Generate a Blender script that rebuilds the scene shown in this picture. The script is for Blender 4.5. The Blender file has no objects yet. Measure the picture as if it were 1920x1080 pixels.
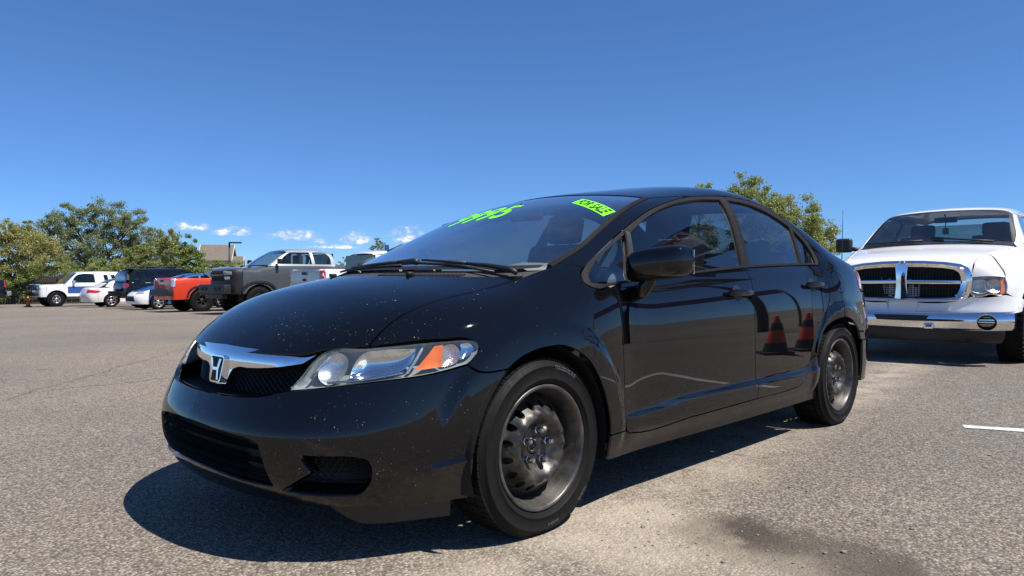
import bpy, bmesh, math, random
import numpy as np
from mathutils import Vector, Matrix
from mathutils.geometry import delaunay_2d_cdt
random.seed(7)
scene = bpy.context.scene
col = scene.collection
R = math.radians
# ------------------------------------------------------------------ camera
CAM = dict(loc=(1.88767, 2.54590, 0.89548), yaw=3.919913, pitch=-0.011605, roll=-0.00265, lens=25.484)
def camera_basis(yaw, pitch, roll):
    f = Vector((math.cos(yaw)*math.cos(pitch), math.sin(yaw)*math.cos(pitch), math.sin(pitch)))
    r = Vector((math.sin(yaw), -math.cos(yaw), 0)); u = r.cross(f)
    return (r*math.cos(roll)+u*math.sin(roll), -r*math.sin(roll)+u*math.cos(roll), f)
cd = bpy.data.cameras.new('camera'); cam = bpy.data.objects.new('camera', cd); col.objects.link(cam)
_r, _u, _f = camera_basis(CAM['yaw'], CAM['pitch'], CAM['roll'])
cam.matrix_world = Matrix(((_r.x, _u.x, -_f.x, CAM['loc'][0]), (_r.y, _u.y, -_f.y, CAM['loc'][1]), (_r.z, _u.z, -_f.z, CAM['loc'][2]), (0, 0, 0, 1)))
cd.sensor_width = 36; cd.lens = CAM['lens']; cd.clip_start = .05; cd.clip_end = 20000
scene.camera = cam
# ------------------------------------------------------------------ sky and sun
SUN_AZ, SUN_EL = R(106), R(59.5)          # azimuth from +X towards +Y
world = bpy.data.worlds.new('World'); scene.world = world; world.use_nodes = True
wt = world.node_tree; wt.nodes.clear()
def wn(t, **kw):
    n = wt.nodes.new(t)
    for k, v in kw.items(): setattr(n, k, v)
    return n
sky = wn('ShaderNodeTexSky', sky_type='NISHITA', sun_disc=False, sun_elevation=SUN_EL, sun_rotation=math.pi/2-SUN_AZ,
         altitude=3000, air_density=1.0, dust_density=0.0, ozone_density=6.0)
bg = wn('ShaderNodeBackground'); bg.inputs[1].default_value = 0.072
wo = wn('ShaderNodeOutputWorld')
# the photograph's clear desert sky: one even grade of the whole dome
gm = wn('ShaderNodeGamma'); gm.inputs[1].default_value = .84; wt.links.new(sky.outputs[0], gm.inputs[0])
gt = wn('ShaderNodeMix', data_type='RGBA', blend_type='MULTIPLY'); gt.inputs['Factor'].default_value = 1.0; gt.inputs['B'].default_value = (.89, 1.31, 1.80, 1)
wt.links.new(gm.outputs[0], gt.inputs['A']); SKYCOL = gt.outputs['Result']
wt.links.new(SKYCOL, bg.inputs[0])
# fair-weather cumulus low above the horizon, all the way round
tc = wn('ShaderNodeTexCoord'); sep = wn('ShaderNodeSeparateXYZ'); wt.links.new(tc.outputs['Generated'], sep.inputs[0])
def wm(op, a, b=None, c=None, clamp=False):
    n = wn('ShaderNodeMath', operation=op, use_clamp=clamp)
    for i, v in enumerate((a, b, c)):
        if v is None: continue
        if isinstance(v, (int, float)): n.inputs[i].default_value = v
        else: wt.links.new(v, n.inputs[i])
    return n.outputs[0]
az = wm('ARCTAN2', sep.outputs[1], sep.outputs[0]); el = wm('ARCSINE', sep.outputs[2])
cloudmask = None
def cloud_at(a0, e0, wa, we):
    """one cumulus: flat base, heaped top; centre azimuth and elevation in degrees"""
    da = wm('SUBTRACT', az, R(a0))
    da = wm('ARCTAN2', wm('SINE', da), wm('COSINE', da))
    x = wm('DIVIDE', da, R(wa)); y = wm('DIVIDE', wm('SUBTRACT', el, R(e0)), R(we))
    up = wm('MAXIMUM', y, 0.0); dn = wm('MULTIPLY', wm('MINIMUM', y, 0.0), 2.6)
    d = wm('ADD', wm('MULTIPLY', x, x), wm('ADD', wm('MULTIPLY', up, up), wm('MULTIPLY', dn, dn)))
    return wm('SUBTRACT', 1.0, d)
def vec(*o):
    n = wn('ShaderNodeCombineXYZ')
    for i, v in enumerate(o):
        if isinstance(v, (int, float)): n.inputs[i].default_value = v
        else: wt.links.new(v, n.inputs[i])
    return n.outputs[0]
CLOUDS = []   # (azimuth, elevation, half width, half height) in degrees, filled below
CLOUDS = [(248.6, 3.75, 1.7, .55), (245.6, 3.45, 2.3, .65), (241.2, 3.2, 2.2, .85), (239.3, 2.9, 1.2, .4), (236.6, 3.0, 1.6, .95), (232.7, 3.1, 1.8, 1.25), (238.2, 2.5, 2.5, .3), (196., 2.6, 2.2, .5), (262., 3.2, 2.4, .5)]
CLOUDS += [(280., 3.5, 3., .7), (293., 2.8, 2.2, .5), (310., 3.8, 3.2, .8), (330., 3., 2.6, .6), (352., 4., 3., .7), (15., 3.2, 2.5, .6), (38., 3.6, 3., .7), (64., 3., 2.4, .6), (90., 3.8, 3.2, .8), (118., 3.2, 2.5, .6), (140., 3.6, 2.8, .7), (162., 3., 2.4, .5)]
for c in CLOUDS:
    m = cloud_at(*c); cloudmask = m if cloudmask is None else wm('MAXIMUM', cloudmask, m)
if cloudmask is not None:
    nz = wn('ShaderNodeTexNoise', noise_dimensions='3D'); nz.inputs['Scale'].default_value = 1.0
    nz.inputs['Detail'].default_value = 7; nz.inputs['Roughness'].default_value = .62
    wt.links.new(vec(wm('MULTIPLY', az, 62.0), wm('MULTIPLY', el, 105.0), 3.1), nz.inputs['Vector'])
    v = wm('ADD', wm('MULTIPLY', wm('MAXIMUM', cloudmask, -1.0), .75), wm('MULTIPLY', wm('SUBTRACT', nz.outputs[0], .5), 2.6))
    dens = wm('MULTIPLY', wm('SMOOTH_MIN', wm('MAXIMUM', wm('SUBTRACT', v, .05), 0.0), 1.0, .2), 1.15, clamp=True)
    dens = wm('MULTIPLY', dens, dens)
    dens = wm('MULTIPLY', dens, .93)
    # sunlit tops, greyer bases from the density itself
    lum = wm('ADD', 6.0, wm('MULTIPLY', dens, 6.5))
    cc = vec(lum, lum, wm('MULTIPLY', lum, 1.05))
    mx = wn('ShaderNodeMix', data_type='RGBA'); wt.links.new(dens, mx.inputs['Factor'])
    wt.links.new(SKYCOL, mx.inputs['A']); wt.links.new(cc, mx.inputs['B'])
    wt.links.new(mx.outputs['Result'], bg.inputs[0])
wt.links.new(bg.outputs[0], wo.inputs[0])
world.cycles.sampling_method = 'MANUAL'; world.cycles.sample_map_resolution = 256
sd = bpy.data.lights.new('sun', 'SUN'); sun = bpy.data.objects.new('sun', sd); col.objects.link(sun)
sd.energy = 5.0; sd.angle = R(.53); sd.color = (1, .955, .88)
sdir = Vector((math.cos(SUN_AZ)*math.cos(SUN_EL), math.sin(SUN_AZ)*math.cos(SUN_EL), math.sin(SUN_EL)))
sun.rotation_euler = sdir.to_track_quat('Z', 'Y').to_euler(); sun.location = (0, 0, 30)
vs = scene.view_settings; vs.view_transform = 'Standard'; vs.look = 'None'; vs.exposure = 0.5; vs.gamma = 1.0; vs.use_curve_mapping = False
scene.cycles.max_bounces = 6; scene.cycles.transparent_max_bounces = 10; scene.cycles.glossy_bounces = 4; scene.cycles.diffuse_bounces = 2
scene.cycles.sample_clamp_indirect = 6
# ------------------------------------------------------------------ objects
def link(name, mesh, parent=None, mats=()):
    o = bpy.data.objects.new(name, mesh); col.objects.link(o)
    for m in (mats if isinstance(mats, (list, tuple)) else [mats]): mesh.materials.append(m)
    if parent is not None: o.parent = parent
    return o
def thing(name, label, cat, loc=(0, 0, 0), rz=0, group=None):
    o = bpy.data.objects.new(name, None); col.objects.link(o); o.empty_display_size = .2
    o.location = loc; o.rotation_euler = (0, 0, rz); tag(o, label, cat, group); return o
def tag(o, label=None, cat=None, group=None, kind=None):
    if label: o['label'] = label
    if cat: o['category'] = cat
    if group: o['group'] = group
    if kind: o['kind'] = kind
    return o
def copy_tree(o, parent=None):
    c = o.copy(); col.objects.link(c); c.parent = parent
    for ch in list(o.children): copy_tree(ch, c)
    return c
class MB:
    """collects shapes into one mesh"""
    def __init__(s): s.v = []; s.f = []; s.m = []; s.sm = []
    def add(s, v, f, mat=0, smooth=False):
        b = len(s.v); s.v += [tuple(map(float, p)) for p in v]
        for q in f: s.f.append(tuple(i+b for i in q)); s.m.append(mat); s.sm.append(smooth)
        return s
    def box(s, c, d, mat=0, rot=None, bevel=0):
        if bevel: return s.rbox(c, d, bevel, mat, rot)
        x, y, z = (k/2 for k in d)
        v = [Vector((sx*x, sy*y, sz*z)) for sx in (-1, 1) for sy in (-1, 1) for sz in (-1, 1)]
        if rot is not None: v = [rot @ p for p in v]
        v = [p+Vector(c) for p in v]
        return s.add(v, [(0, 1, 3, 2), (4, 6, 7, 5), (0, 4, 5, 1), (2, 3, 7, 6), (0, 2, 6, 4), (1, 5, 7, 3)], mat)
    def rbox(s, c, d, r, mat=0, rot=None, seg=2):
        bm = bmesh.new(); bmesh.ops.create_cube(bm, size=1)
        for v in bm.verts: v.co = Vector((v.co.x*d[0], v.co.y*d[1], v.co.z*d[2]))
        bmesh.ops.bevel(bm, geom=bm.edges[:]+bm.verts[:], offset=r, segments=seg, affect='EDGES', profile=.6)
        s.bm(bm, c, mat, rot); return s
    def bm(s, bm, c=(0, 0, 0), mat=0, rot=None, smooth=True):
        bm.verts.index_update(); v = [(rot @ q.co if rot is not None else q.co)+Vector(c) for q in bm.verts]
        s.add(v, [[q.index for q in f.verts] for f in bm.faces], mat, smooth); bm.free(); return s
    def tube(s, pts, r, n=8, mat=0, cap=True, smooth=True):
        pts = [Vector(p) for p in pts]; rs = r if isinstance(r, (list, tuple)) else [r]*len(pts)
        rings = []; ref = None
        for i, p in enumerate(pts):
            d = (pts[min(i+1, len(pts)-1)]-pts[max(i-1, 0)]).normalized()
            if ref is None: ref = Vector((0, 0, 1)) if abs(d.z) < .9 else Vector((1, 0, 0))
            a = (ref-d*ref.dot(d)).normalized(); b = d.cross(a); ref = a
            rings.append([p+(a*math.cos(t)+b*math.sin(t))*rs[i] for t in [2*math.pi*k/n for k in range(n)]])
        v = [q for g in rings for q in g]; f = []
        for i in range(len(pts)-1):
            for k in range(n): f.append((i*n+k, i*n+(k+1) % n, (i+1)*n+(k+1) % n, (i+1)*n+k))
        if cap: f += [tuple(reversed(range(n))), tuple(range((len(pts)-1)*n, len(pts)*n))]
        return s.add(v, f, mat, smooth)
    def lathe(s, prof, n=32, axis='y', c=(0, 0, 0), mat=0, smooth=True, a0=0, a1=2*math.pi):
        """prof: list of (r, h) along the axis"""
        full = abs(a1-a0-2*math.pi) < 1e-6; m = n if full else n+1; v = []; f = []
        for r, h in prof:
            for k in range(m):
                t = a0+(a1-a0)*k/n; p, q = r*math.cos(t), r*math.sin(t)
                w = {'y': (p, h, q), 'z': (p, q, h), 'x': (h, p, q)}[axis]
                v.append((w[0]+c[0], w[1]+c[1], w[2]+c[2]))
        for i in range(len(prof)-1):
            for k in range(n):
                k2 = (k+1) % m; f.append((i*m+k, i*m+k2, (i+1)*m+k2, (i+1)*m+k))
        return s.add(v, f, mat, smooth)
    def prism(s, poly, d, mat=0, smooth=False):
        """poly: list of 3-D points (planar), extruded by vector d"""
        n = len(poly); poly = [Vector(p) for p in poly]; d = Vector(d)
        v = poly+[p+d for p in poly]
        f = [tuple(range(n)), tuple(reversed(range(n, 2*n)))]+[(i, i+n, (i+1) % n+n, (i+1) % n) for i in range(n)]
        return s.add(v, f, mat, smooth)
    def mesh(s, name):
        me = bpy.data.meshes.new(name); me.from_pydata(s.v, [], s.f)
        me.polygons.foreach_set('material_index', s.m); me.polygons.foreach_set('use_smooth', s.sm); me.update()
        bm = bmesh.new(); bm.from_mesh(me); bmesh.ops.recalc_face_normals(bm, faces=bm.faces); bm.to_mesh(me); bm.free()
        return me
    def build(s, name, mats, parent=None, angle=None):
        me = s.mesh(name); o = link(name, me, parent, mats)
        if angle is not None:
            me.shade_smooth() if hasattr(me, 'shade_smooth') else None
            me.set_sharp_from_angle(angle=R(angle))
        return o
# ------------------------------------------------------------------ materials
class NT:
    def __init__(s, name):
        s.mat = bpy.data.materials.new(name); s.mat.use_nodes = True; s.t = s.mat.node_tree; s.t.nodes.clear()
        s.out = s.n('ShaderNodeOutputMaterial')
    def n(s, t, ins=None, **kw):
        n = s.t.nodes.new(t)
        for k, v in kw.items(): setattr(n, k, v)
        for k, v in (ins or {}).items(): s.set(n.inputs[k], v)
        return n
    def set(s, sock, v):
        if isinstance(v, bpy.types.NodeSocket): s.t.links.new(v, sock)
        elif isinstance(v, bpy.types.Node): s.t.links.new(v.outputs[0], sock)
        else:
            if isinstance(v, (tuple, list)) and sock.type == 'RGBA' and len(v) == 3: v = (*v, 1)
            sock.default_value = v
    def m(s, op, a, b=None, c=None, clamp=False):
        n = s.n('ShaderNodeMath', operation=op, use_clamp=clamp)
        for i, v in enumerate((a, b, c)):
            if v is not None: s.set(n.inputs[i], v)
        return n.outputs[0]
    def mix(s, f, a, b, mode='MIX'):
        n = s.n('ShaderNodeMix', data_type='RGBA', blend_type=mode); s.set(n.inputs['Factor'], f); s.set(n.inputs['A'], a); s.set(n.inputs['B'], b)
        return n.outputs['Result']
    def obj(s, scale=None):
        c = s.n('ShaderNodeTexCoord').outputs['Object']
        if scale is not None:
            mp = s.n('ShaderNodeMapping', {'Vector': c, 'Scale': scale if isinstance(scale, tuple) else (scale,)*3}); c = mp.outputs[0]
        return c
    def noise(s, vec, scale, detail=4, rough=.55, out=0):
        return s.n('ShaderNodeTexNoise', {'Vector': vec, 'Scale': scale, 'Detail': detail, 'Roughness': rough}).outputs[out]
    def ramp(s, f, stops):
        n = s.n('ShaderNodeValToRGB', {'Fac': f}); e = n.color_ramp.elements
        while len(e) < len(stops): e.new(.5)
        for i, (p, c) in enumerate(stops): e[i].position = p; e[i].color = (*c, 1) if len(c) == 3 else c
        return n.outputs[0]
    def mr(s, v, a, b, c=0., d=1.):
        return s.n('ShaderNodeMapRange', {'Value': v, 'From Min': a, 'From Max': b, 'To Min': c, 'To Max': d}).outputs[0]
    def bump(s, h, strength=.3, dist=.01):
        return s.n('ShaderNodeBump', {'Height': h, 'Strength': strength, 'Distance': dist}).outputs[0]
    def bsdf(s, **kw):
        b = s.n('ShaderNodeBsdfPrincipled')
        for k, v in kw.items(): s.set(b.inputs[k.replace('_', ' ')], v)
        s.t.links.new(b.outputs[0], s.out.inputs[0]); return b
def simple(name, c, rough=.5, metal=0., var=.12, scale=30, spec=.5, coat=0., bump=0., emit=None):
    t = NT(name); o = t.obj(); nz = t.noise(o, scale, 4)
    cl = t.mix(nz, tuple(k*(1-var) for k in c), tuple(min(1, k*(1+var)) for k in c))
    kw = dict(Base_Color=cl, Roughness=t.mr(nz, 0, 1, max(.02, rough-.06), rough+.06), Metallic=metal, Specular_IOR_Level=spec, Coat_Weight=coat)
    if bump: kw['Normal'] = t.bump(nz, bump, .004)
    t.bsdf(**kw); return t.mat
def car_paint(name, c, speck=False, metal=0., flake=.0, dust=.0, rough=.45):
    t = NT(name); o = t.obj()
    base = t.mix(t.noise(o, 3., 3), tuple(k*.94 for k in c), tuple(min(1, k*1.06) for k in c))
    d = t.noise(o, 2.3, 4, .65); low = t.m('SUBTRACT', 1.0, t.mr(t.n('ShaderNodeSeparateXYZ', {0: o}).outputs[2], .1, .75), clamp=True)
    dustf = t.m('MULTIPLY', t.m('MULTIPLY', t.mr(d, .35, .8), t.m('ADD', .25, low)), dust)
    base = t.mix(dustf, base, (.20, .175, .145))
    grime = t.mr(t.n('ShaderNodeSeparateXYZ', {0: o}).outputs[2], .33, .20)
    crough = t.m('ADD', t.m('ADD', .02, t.m('MULTIPLY', grime, .16)), t.m('MULTIPLY', dustf, .35))
    coat = 1.0
    if speck:
        sx = t.n('ShaderNodeSeparateXYZ', {0: o})
        front = t.mr(sx.outputs[0], .30, .62); 
        dens = t.m('ADD', front, t.m('MULTIPLY', t.mr(sx.outputs[0], -.35, .3), .16), clamp=True)
        tot = None; patch = t.mr(t.noise(o, 5.5, 2), .42, .62); dp = t.m('MULTIPLY', dens, patch)
        for sc, th, r0, r1, zlim in ((190, .93, .08, .20, 1), (110, .955, .07, .19, 1), (55, .975, .05, .15, 1)):
            v = t.n('ShaderNodeTexVoronoi', {'Vector': t.n('ShaderNodeMapping', {'Vector': o, 'Location': (sc*.13, .3, .7), 'Scale': (1., .8, 1.15)}).outputs[0], 'Scale': sc, 'Randomness': 1.})
            rnd = t.n('ShaderNodeSeparateColor', {0: v.outputs['Color']})
            rad = t.mr(rnd.outputs[1], 0, 1, r0, r1)
            spot = t.m('LESS_THAN', v.outputs['Distance'], rad)
            on = t.m('GREATER_THAN', rnd.outputs[0], t.m('SUBTRACT', 1.0, t.m('MULTIPLY', dp, (1-th)*2.8)))
            q = t.m('MULTIPLY', t.m('MULTIPLY', spot, on), t.mr(rnd.outputs[2], 0, 1, .25, 1.)); tot = q if tot is None else t.m('MAXIMUM', tot, q)
        base = t.mix(tot, base, (.36, .37, .38))
        coat = t.m('SUBTRACT', 1.0, tot)
    t.bsdf(Base_Color=base, Metallic=metal, Roughness=rough, Specular_IOR_Level=(.0 if speck or max(c) < .05 else .3), Coat_Weight=coat, Coat_Roughness=crough, Coat_IOR=1.5)
    return t.mat
def glass(name, tint=(.55, .6, .58), refl=1., rough=.0, dirt=.03):
    """thin sheet: tinted straight-through light plus mirror reflection by Fresnel"""
    t = NT(name); o = t.obj()
    tr = t.n('ShaderNodeBsdfTransparent', {'Color': tint}); gl = t.n('ShaderNodeBsdfGlossy', {'Color': (1, 1, 1), 'Roughness': rough})
    bk = t.n('ShaderNodeNewGeometry').outputs['Backfacing']; fr = t.n('ShaderNodeFresnel', {'IOR': t.m('SUBTRACT', 1.5, t.m('MULTIPLY', bk, 1.5-1/1.5))}); f = t.m('MULTIPLY', fr.outputs[0], 1.75*refl, clamp=True)
    m = t.n('ShaderNodeMixShader', {0: f, 1: tr.outputs[0], 2: gl.outputs[0]})
    df = t.n('ShaderNodeBsdfDiffuse', {'Color': (.35, .33, .3)})
    dd = t.m('MULTIPLY', t.mr(t.noise(o, 4, 6, .6), .35, .85), dirt)
    m2 = t.n('ShaderNodeMixShader', {0: dd, 1: m.outputs[0], 2: df.outputs[0]})
    t.t.links.new(m2.outputs[0], t.out.inputs[0]); return t.mat
M = {}
M['black_paint'] = car_paint('black_paint', (.0028, .0030, .0038), speck=True, dust=.008)
M['trim'] = simple('weathered_trim', (.011, .0108, .0105), .6, var=.7, scale=60, bump=.15, spec=.15)
M['trim_dark'] = simple('black_plastic', (.012, .012, .012), .5, var=.25, scale=80)
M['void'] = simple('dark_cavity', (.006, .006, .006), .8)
M['rubber'] = simple('tyre_rubber', (.02, .02, .0195), .62, var=.3, scale=50, spec=.4)
M['chrome'] = simple('chrome', (.82, .83, .85), .06, 1., var=.03)
M['grey_plastic'] = simple('cowl_plastic', (.045, .043, .042), .7, var=.35, scale=45, bump=.3)
M['windshield'] = glass('windshield_glass', (.76, .84, .82), 1.55, dirt=.05)
M['tint_glass'] = glass('tinted_glass', (.27, .29, .30), .9, dirt=.012)
M['clear'] = glass('lamp_lens', (.93, .95, .94), .8, dirt=.08)
M['interior'] = simple('interior_cloth', (.06, .06, .062), .85, var=.2, scale=90)
M['interior_grey'] = simple('interior_trim', (.26, .25, .24), .8, var=.15)
class Spl:
    """natural cubic spline with linear extrapolation"""
    def __init__(s,xs,ys):
        o=np.argsort(xs); s.x=np.array(xs,float)[o]; s.y=np.array(ys,float)[o]
        n=len(s.x); h=np.diff(s.x); A=np.eye(n); b=np.zeros(n)
        for i in range(1,n-1):
            A[i,i-1]=h[i-1]; A[i,i]=2*(h[i-1]+h[i]); A[i,i+1]=h[i]
            b[i]=6*((s.y[i+1]-s.y[i])/h[i]-(s.y[i]-s.y[i-1])/h[i-1])
        s.m=np.linalg.solve(A,b); s.h=h
        s.d0=(s.y[1]-s.y[0])/h[0]-h[0]*s.m[1]/6; s.d1=(s.y[-1]-s.y[-2])/h[-1]+h[-1]*s.m[-2]/6
    def __call__(s,v):
        v=np.asarray(v,float); c=np.clip(v,s.x[0],s.x[-1])
        i=np.clip(np.searchsorted(s.x,c)-1,0,len(s.h)-1); h=s.h[i]
        a=(s.x[i+1]-c)/h; b=(c-s.x[i])/h
        r=a*s.y[i]+b*s.y[i+1]+((a**3-a)*s.m[i]+(b**3-b)*s.m[i+1])*h*h/6
        return r+np.minimum(v-s.x[0],0)*s.d0+np.maximum(v-s.x[-1],0)*s.d1
def smax(a,b,k): return .5*(a+b+np.sqrt((a-b)**2+k*k))
def smin(a,b,k): return .5*(a+b-np.sqrt((a-b)**2+k*k))
def sstep(t): t=np.clip(t,0,1); return t*t*t*(t*(6*t-15)+10)
# knot x's and default values
K={ # name:(xs, ys)
 'yw':([.95,.6,.4,.2,0,-.5,-1.4,-2.2,-2.7,-3.1,-3.4,-3.65],[0.702, 0.802, 0.836, 0.8575, 0.866, 0.8675, 0.87, 0.8695, 0.8665, 0.854, 0.8225, 0.7855]),
 'sec':([.12,.2,.3,.45,.6,.75,.85,.93,1.02,1.15],[-.06,-.036,-.014,-.003,0,-.006,-.02,-.042,-.08,-.15]),
 'xp':([.12,.2,.28,.36,.42,.47,.52,.57,.62,.68,.74],[0.7507, 0.8538, 0.9085, 0.92, 0.9197, 0.9022, 0.8796, 0.856, 0.8298, 0.7946, 0.749]),
 'zc':([.9,.76,.65,.5,.3,.1,-.1,-.3,-.7,-1.45,-2.3,-2.9,-3.3,-3.6],[0.5777, 0.7146, 0.7731, 0.8268, 0.8746, 0.8976, 0.9141, 0.9239, 0.9343, 0.9581, 0.9838, 1.0054, 1.006, 1.01]),
 'zr':([.3,-.05,-.3,-.6,-.9,-1.1,-1.3,-1.5,-1.75,-2.05,-2.35,-2.65,-2.9,-3.15,-3.45,-3.6],[0.7231, 0.9201, 1.0671, 1.2228, 1.3205, 1.3584, 1.3879, 1.4167, 1.4467, 1.4555, 1.412, 1.295, 1.151, 1.041, 0.9931, 0.9198]),
 'yg':([.85,.95,1.1,1.25,1.4],[0.7874, 0.7779, 0.731, 0.6666, 0.5757]),
 'xr':([.2,.35,.5,.62,.75,.9,1.0,1.05],[-3.4446, -3.5084, -3.5398, -3.5309, -3.4786, -3.4508, -3.4404, -3.4413]),
 'par':([0,1,2,3,9,10,11,4,5,6,7,8],[0.2217, 0.4338, 0.1089, 0.0553, .17,.14,.16, 0.0627, 0.0979, 0.179, 0.089, 0.1194]), # fa,fb,hood c2,c4, kfs... 
}
class Body:
    def __init__(s,K=K):
        s.K=K
        for n,(xs,ys) in K.items():
            if n!='par': setattr(s,n,Spl(xs,ys))
        s.par=dict(zip(K['par'][0],K['par'][1])); s.cr=Spl([.2,-.9,-1.8,-2.8],[s.par[9],s.par[9],s.par[10],s.par[11]])

        s.detail=True
    def ys(s,x,z):
        y=s.yw(x)+s.sec(z)*(1+.25*sstep((x+.2)/.8))
        if s.detail:
            # wheel-arch flares
            for cx in (0,-2.7):
                r=np.hypot(x-cx,(z-.31))
                up=sstep((z-.16)/.2)
                y=y+.014*sstep((.462-r)/.055)*up
            # lower character crease: upward-facing shelf then proud sill
            zl=.362-.012*(x+1.5)+.0  # line height
            a=sstep((z-(zl-.002))/.03)      # 0 below, 1 above
            w=sstep((-.36-x)/.2)*sstep((x+2.42)/.15)
            y=y+w*.016*(1-a)*sstep((z-.2)/.12)-w*.004*a
        return y
    def lower(s,x,y,z):
        ay=np.sqrt(y*y+1e-6); P=s.par
        side=ay-s.ys(x,z)
        fr=x-(s.xp(z)-P[0]*ay**2-P[1]*ay**4)
        fr=fr/np.sqrt(1+(2*P[0]*ay+4*P[1]*ay**3)**2)
        w=sstep((x+.55)/.6)
        top=z-(s.zc(x)-(P[2]*ay**2+P[3]*ay**4)*w-.04*ay**2*(1-w))
        rear=s.xr(z)+.13*ay**2+.28*ay**4-x
        F=smax(fr,side,P[6])
        F=smax(F,top,P[4]+(P[5]-P[4])*w)
        F=smax(F,rear,.16)
        return smax(F,.12-z,.02)
    def green(s,x,y,z):
        ay=np.sqrt(y*y+1e-6); P=s.par
        yg=s.yg(z)-.014*((x+1.6)/1.0)**2
        side=(ay-yg)/1.1
        c=s.cr(x)
        top=(z-(s.zr(x)-c*ay**2))
        dz=(s.zr(x+.01)-s.zr(x-.01))/.02
        top=top/np.sqrt(1+dz*dz)
        F=smax(side,top,P[7])
        return smax(smax(F,x-.25,.02),-3.2-x,.05)
    def __call__(s,x,y,z):
        k=.035+(s.par[8]-.035)*sstep((x+.75)/.6)+.10*sstep((-2.35-x)/.4)
        return smin(s.lower(x,y,z),s.green(x,y,z),k)
    def ev(s,P): P=np.asarray(P); return s(P[...,0],P[...,1],P[...,2])
    def grad(s,P,h=5e-4):
        P=np.asarray(P,float); g=np.stack([s.ev(P+h*e)-s.ev(P-h*e) for e in np.eye(3)],-1)
        return g/np.linalg.norm(g,axis=-1,keepdims=True)
    def hit(s,O,D,t0,t1,n=160):
        """first crossing from outside to inside along rays O+tD"""
        O=np.atleast_2d(O).astype(float); D=np.atleast_2d(D).astype(float)
        ts=np.linspace(t0,t1,n); m=max(len(O),len(D)); O=np.broadcast_to(O,(m,3)); D=np.broadcast_to(D,(m,3))
        V=s.ev(O[:,None]+ts[None,:,None]*D[:,None])
        ins=V<0; i=np.argmax(ins,1); ok=ins.any(1); i=np.maximum(i,1)
        a=ts[i-1].copy(); b=ts[i].copy()
        for _ in range(32):
            c=.5*(a+b); v=s.ev(O+c[:,None]*D); a=np.where(v>0,c,a); b=np.where(v>0,b,c)
        P=O+(.5*(a+b))[:,None]*D; P[~ok]=np.nan
        return P
    def side(s,xz,sg=1):
        xz=np.atleast_2d(xz); O=np.stack([xz[:,0],np.full(len(xz),1.2*sg),xz[:,1]],1)
        return s.hit(O,[0,-sg,0],0,1.2)
    top_z=1.7
    def topz(s,xy):
        xy=np.atleast_2d(xy); O=np.stack([xy[:,0],xy[:,1],np.full(len(xy),s.top_z)],1)
        return s.hit(O,[0,0,-1],0,s.top_z-.1)
# ------------------------------------------------------------------ panels cut from a smooth body surface
def curve(pts, step, closed=True):
    """pts: (a, b) smooth or (a, b, 1) corner; returns a densely sampled polyline"""
    P = [np.array(q[:2], float) for q in pts]; C = [len(q) > 2 and q[2] == 1 for q in pts]; n = len(P); out = []
    rng = range(n if closed else n-1)
    if not closed: C[0] = C[-1] = True
    for i in rng:
        p1, p2 = P[i], P[(i+1) % n]; c1, c2 = C[i], C[(i+1) % n]
        p0 = P[(i-1) % n] if not c1 else None; p3 = P[(i+2) % n] if not c2 else None
        L = np.linalg.norm(p2-p1); k = max(1, int(math.ceil(L/step)))
        if c1 and c2:
            for j in range(k): out.append(p1+(p2-p1)*j/k)
            continue
        d1 = lambda a, b: max(np.linalg.norm(b-a), 1e-6)
        m1 = None; m2 = None; d = d1(p1, p2)
        if p0 is not None:
            a = d1(p0, p1); m1 = ((p1-p0)/a*d+(p2-p1)/d*a)/(a+d)
        if p3 is not None:
            a = d1(p2, p3); m2 = ((p2-p1)/d*a+(p3-p2)/a*d)/(a+d)
        if m1 is None: m1 = 1.5*(p2-p1)/d-.5*m2
        if m2 is None: m2 = 1.5*(p2-p1)/d-.5*m1
        for j in range(k):
            t = j/k
            out.append((2*t**3-3*t*t+1)*p1+(t**3-2*t*t+t)*m1*d+(-2*t**3+3*t*t)*p2+(t**3-t*t)*m2*d)
    if not closed: out.append(P[-1])
    return np.array(out)
def area(P): return .5*np.sum(P[:, 0]*np.roll(P[:, 1], -1)-np.roll(P[:, 0], -1)*P[:, 1])
def inset(P, d):
    """move a closed outline inwards by d"""
    if d == 0: return P
    s = 1 if area(P) > 0 else -1
    e = np.roll(P, -1, 0)-P; L = np.maximum(np.linalg.norm(e, axis=1, keepdims=True), 1e-9); e = e/L
    n = np.stack([-e[:, 1], e[:, 0]], 1)*s; n0 = np.roll(n, 1, 0)
    b = n+n0; b /= np.maximum(np.linalg.norm(b, axis=1, keepdims=True), 1e-6); c = np.maximum((b*n).sum(1, keepdims=True), .35)
    return P+b*d/c
def inside(P, q):
    x, y = q[:, 0], q[:, 1]; r = np.zeros(len(q), bool); a = P; b = np.roll(P, -1, 0)
    for (x1, y1), (x2, y2) in zip(a, b):
        if y1 == y2: continue
        c = ((y1 > y) != (y2 > y)) & (x < (x2-x1)*(y-y1)/(y2-y1)+x1); r ^= c
    return r
def dist_to(P, q):
    d = np.full(len(q), 9.)
    for a, b in zip(P, np.roll(P, -1, 0)):
        ab = b-a; t = np.clip(((q-a)@ab)/max(ab@ab, 1e-12), 0, 1); d = np.minimum(d, np.linalg.norm(q-a-t[:, None]*ab, axis=1))
    return d
NOSE_X, NOSE_R = -.1, .9
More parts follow.
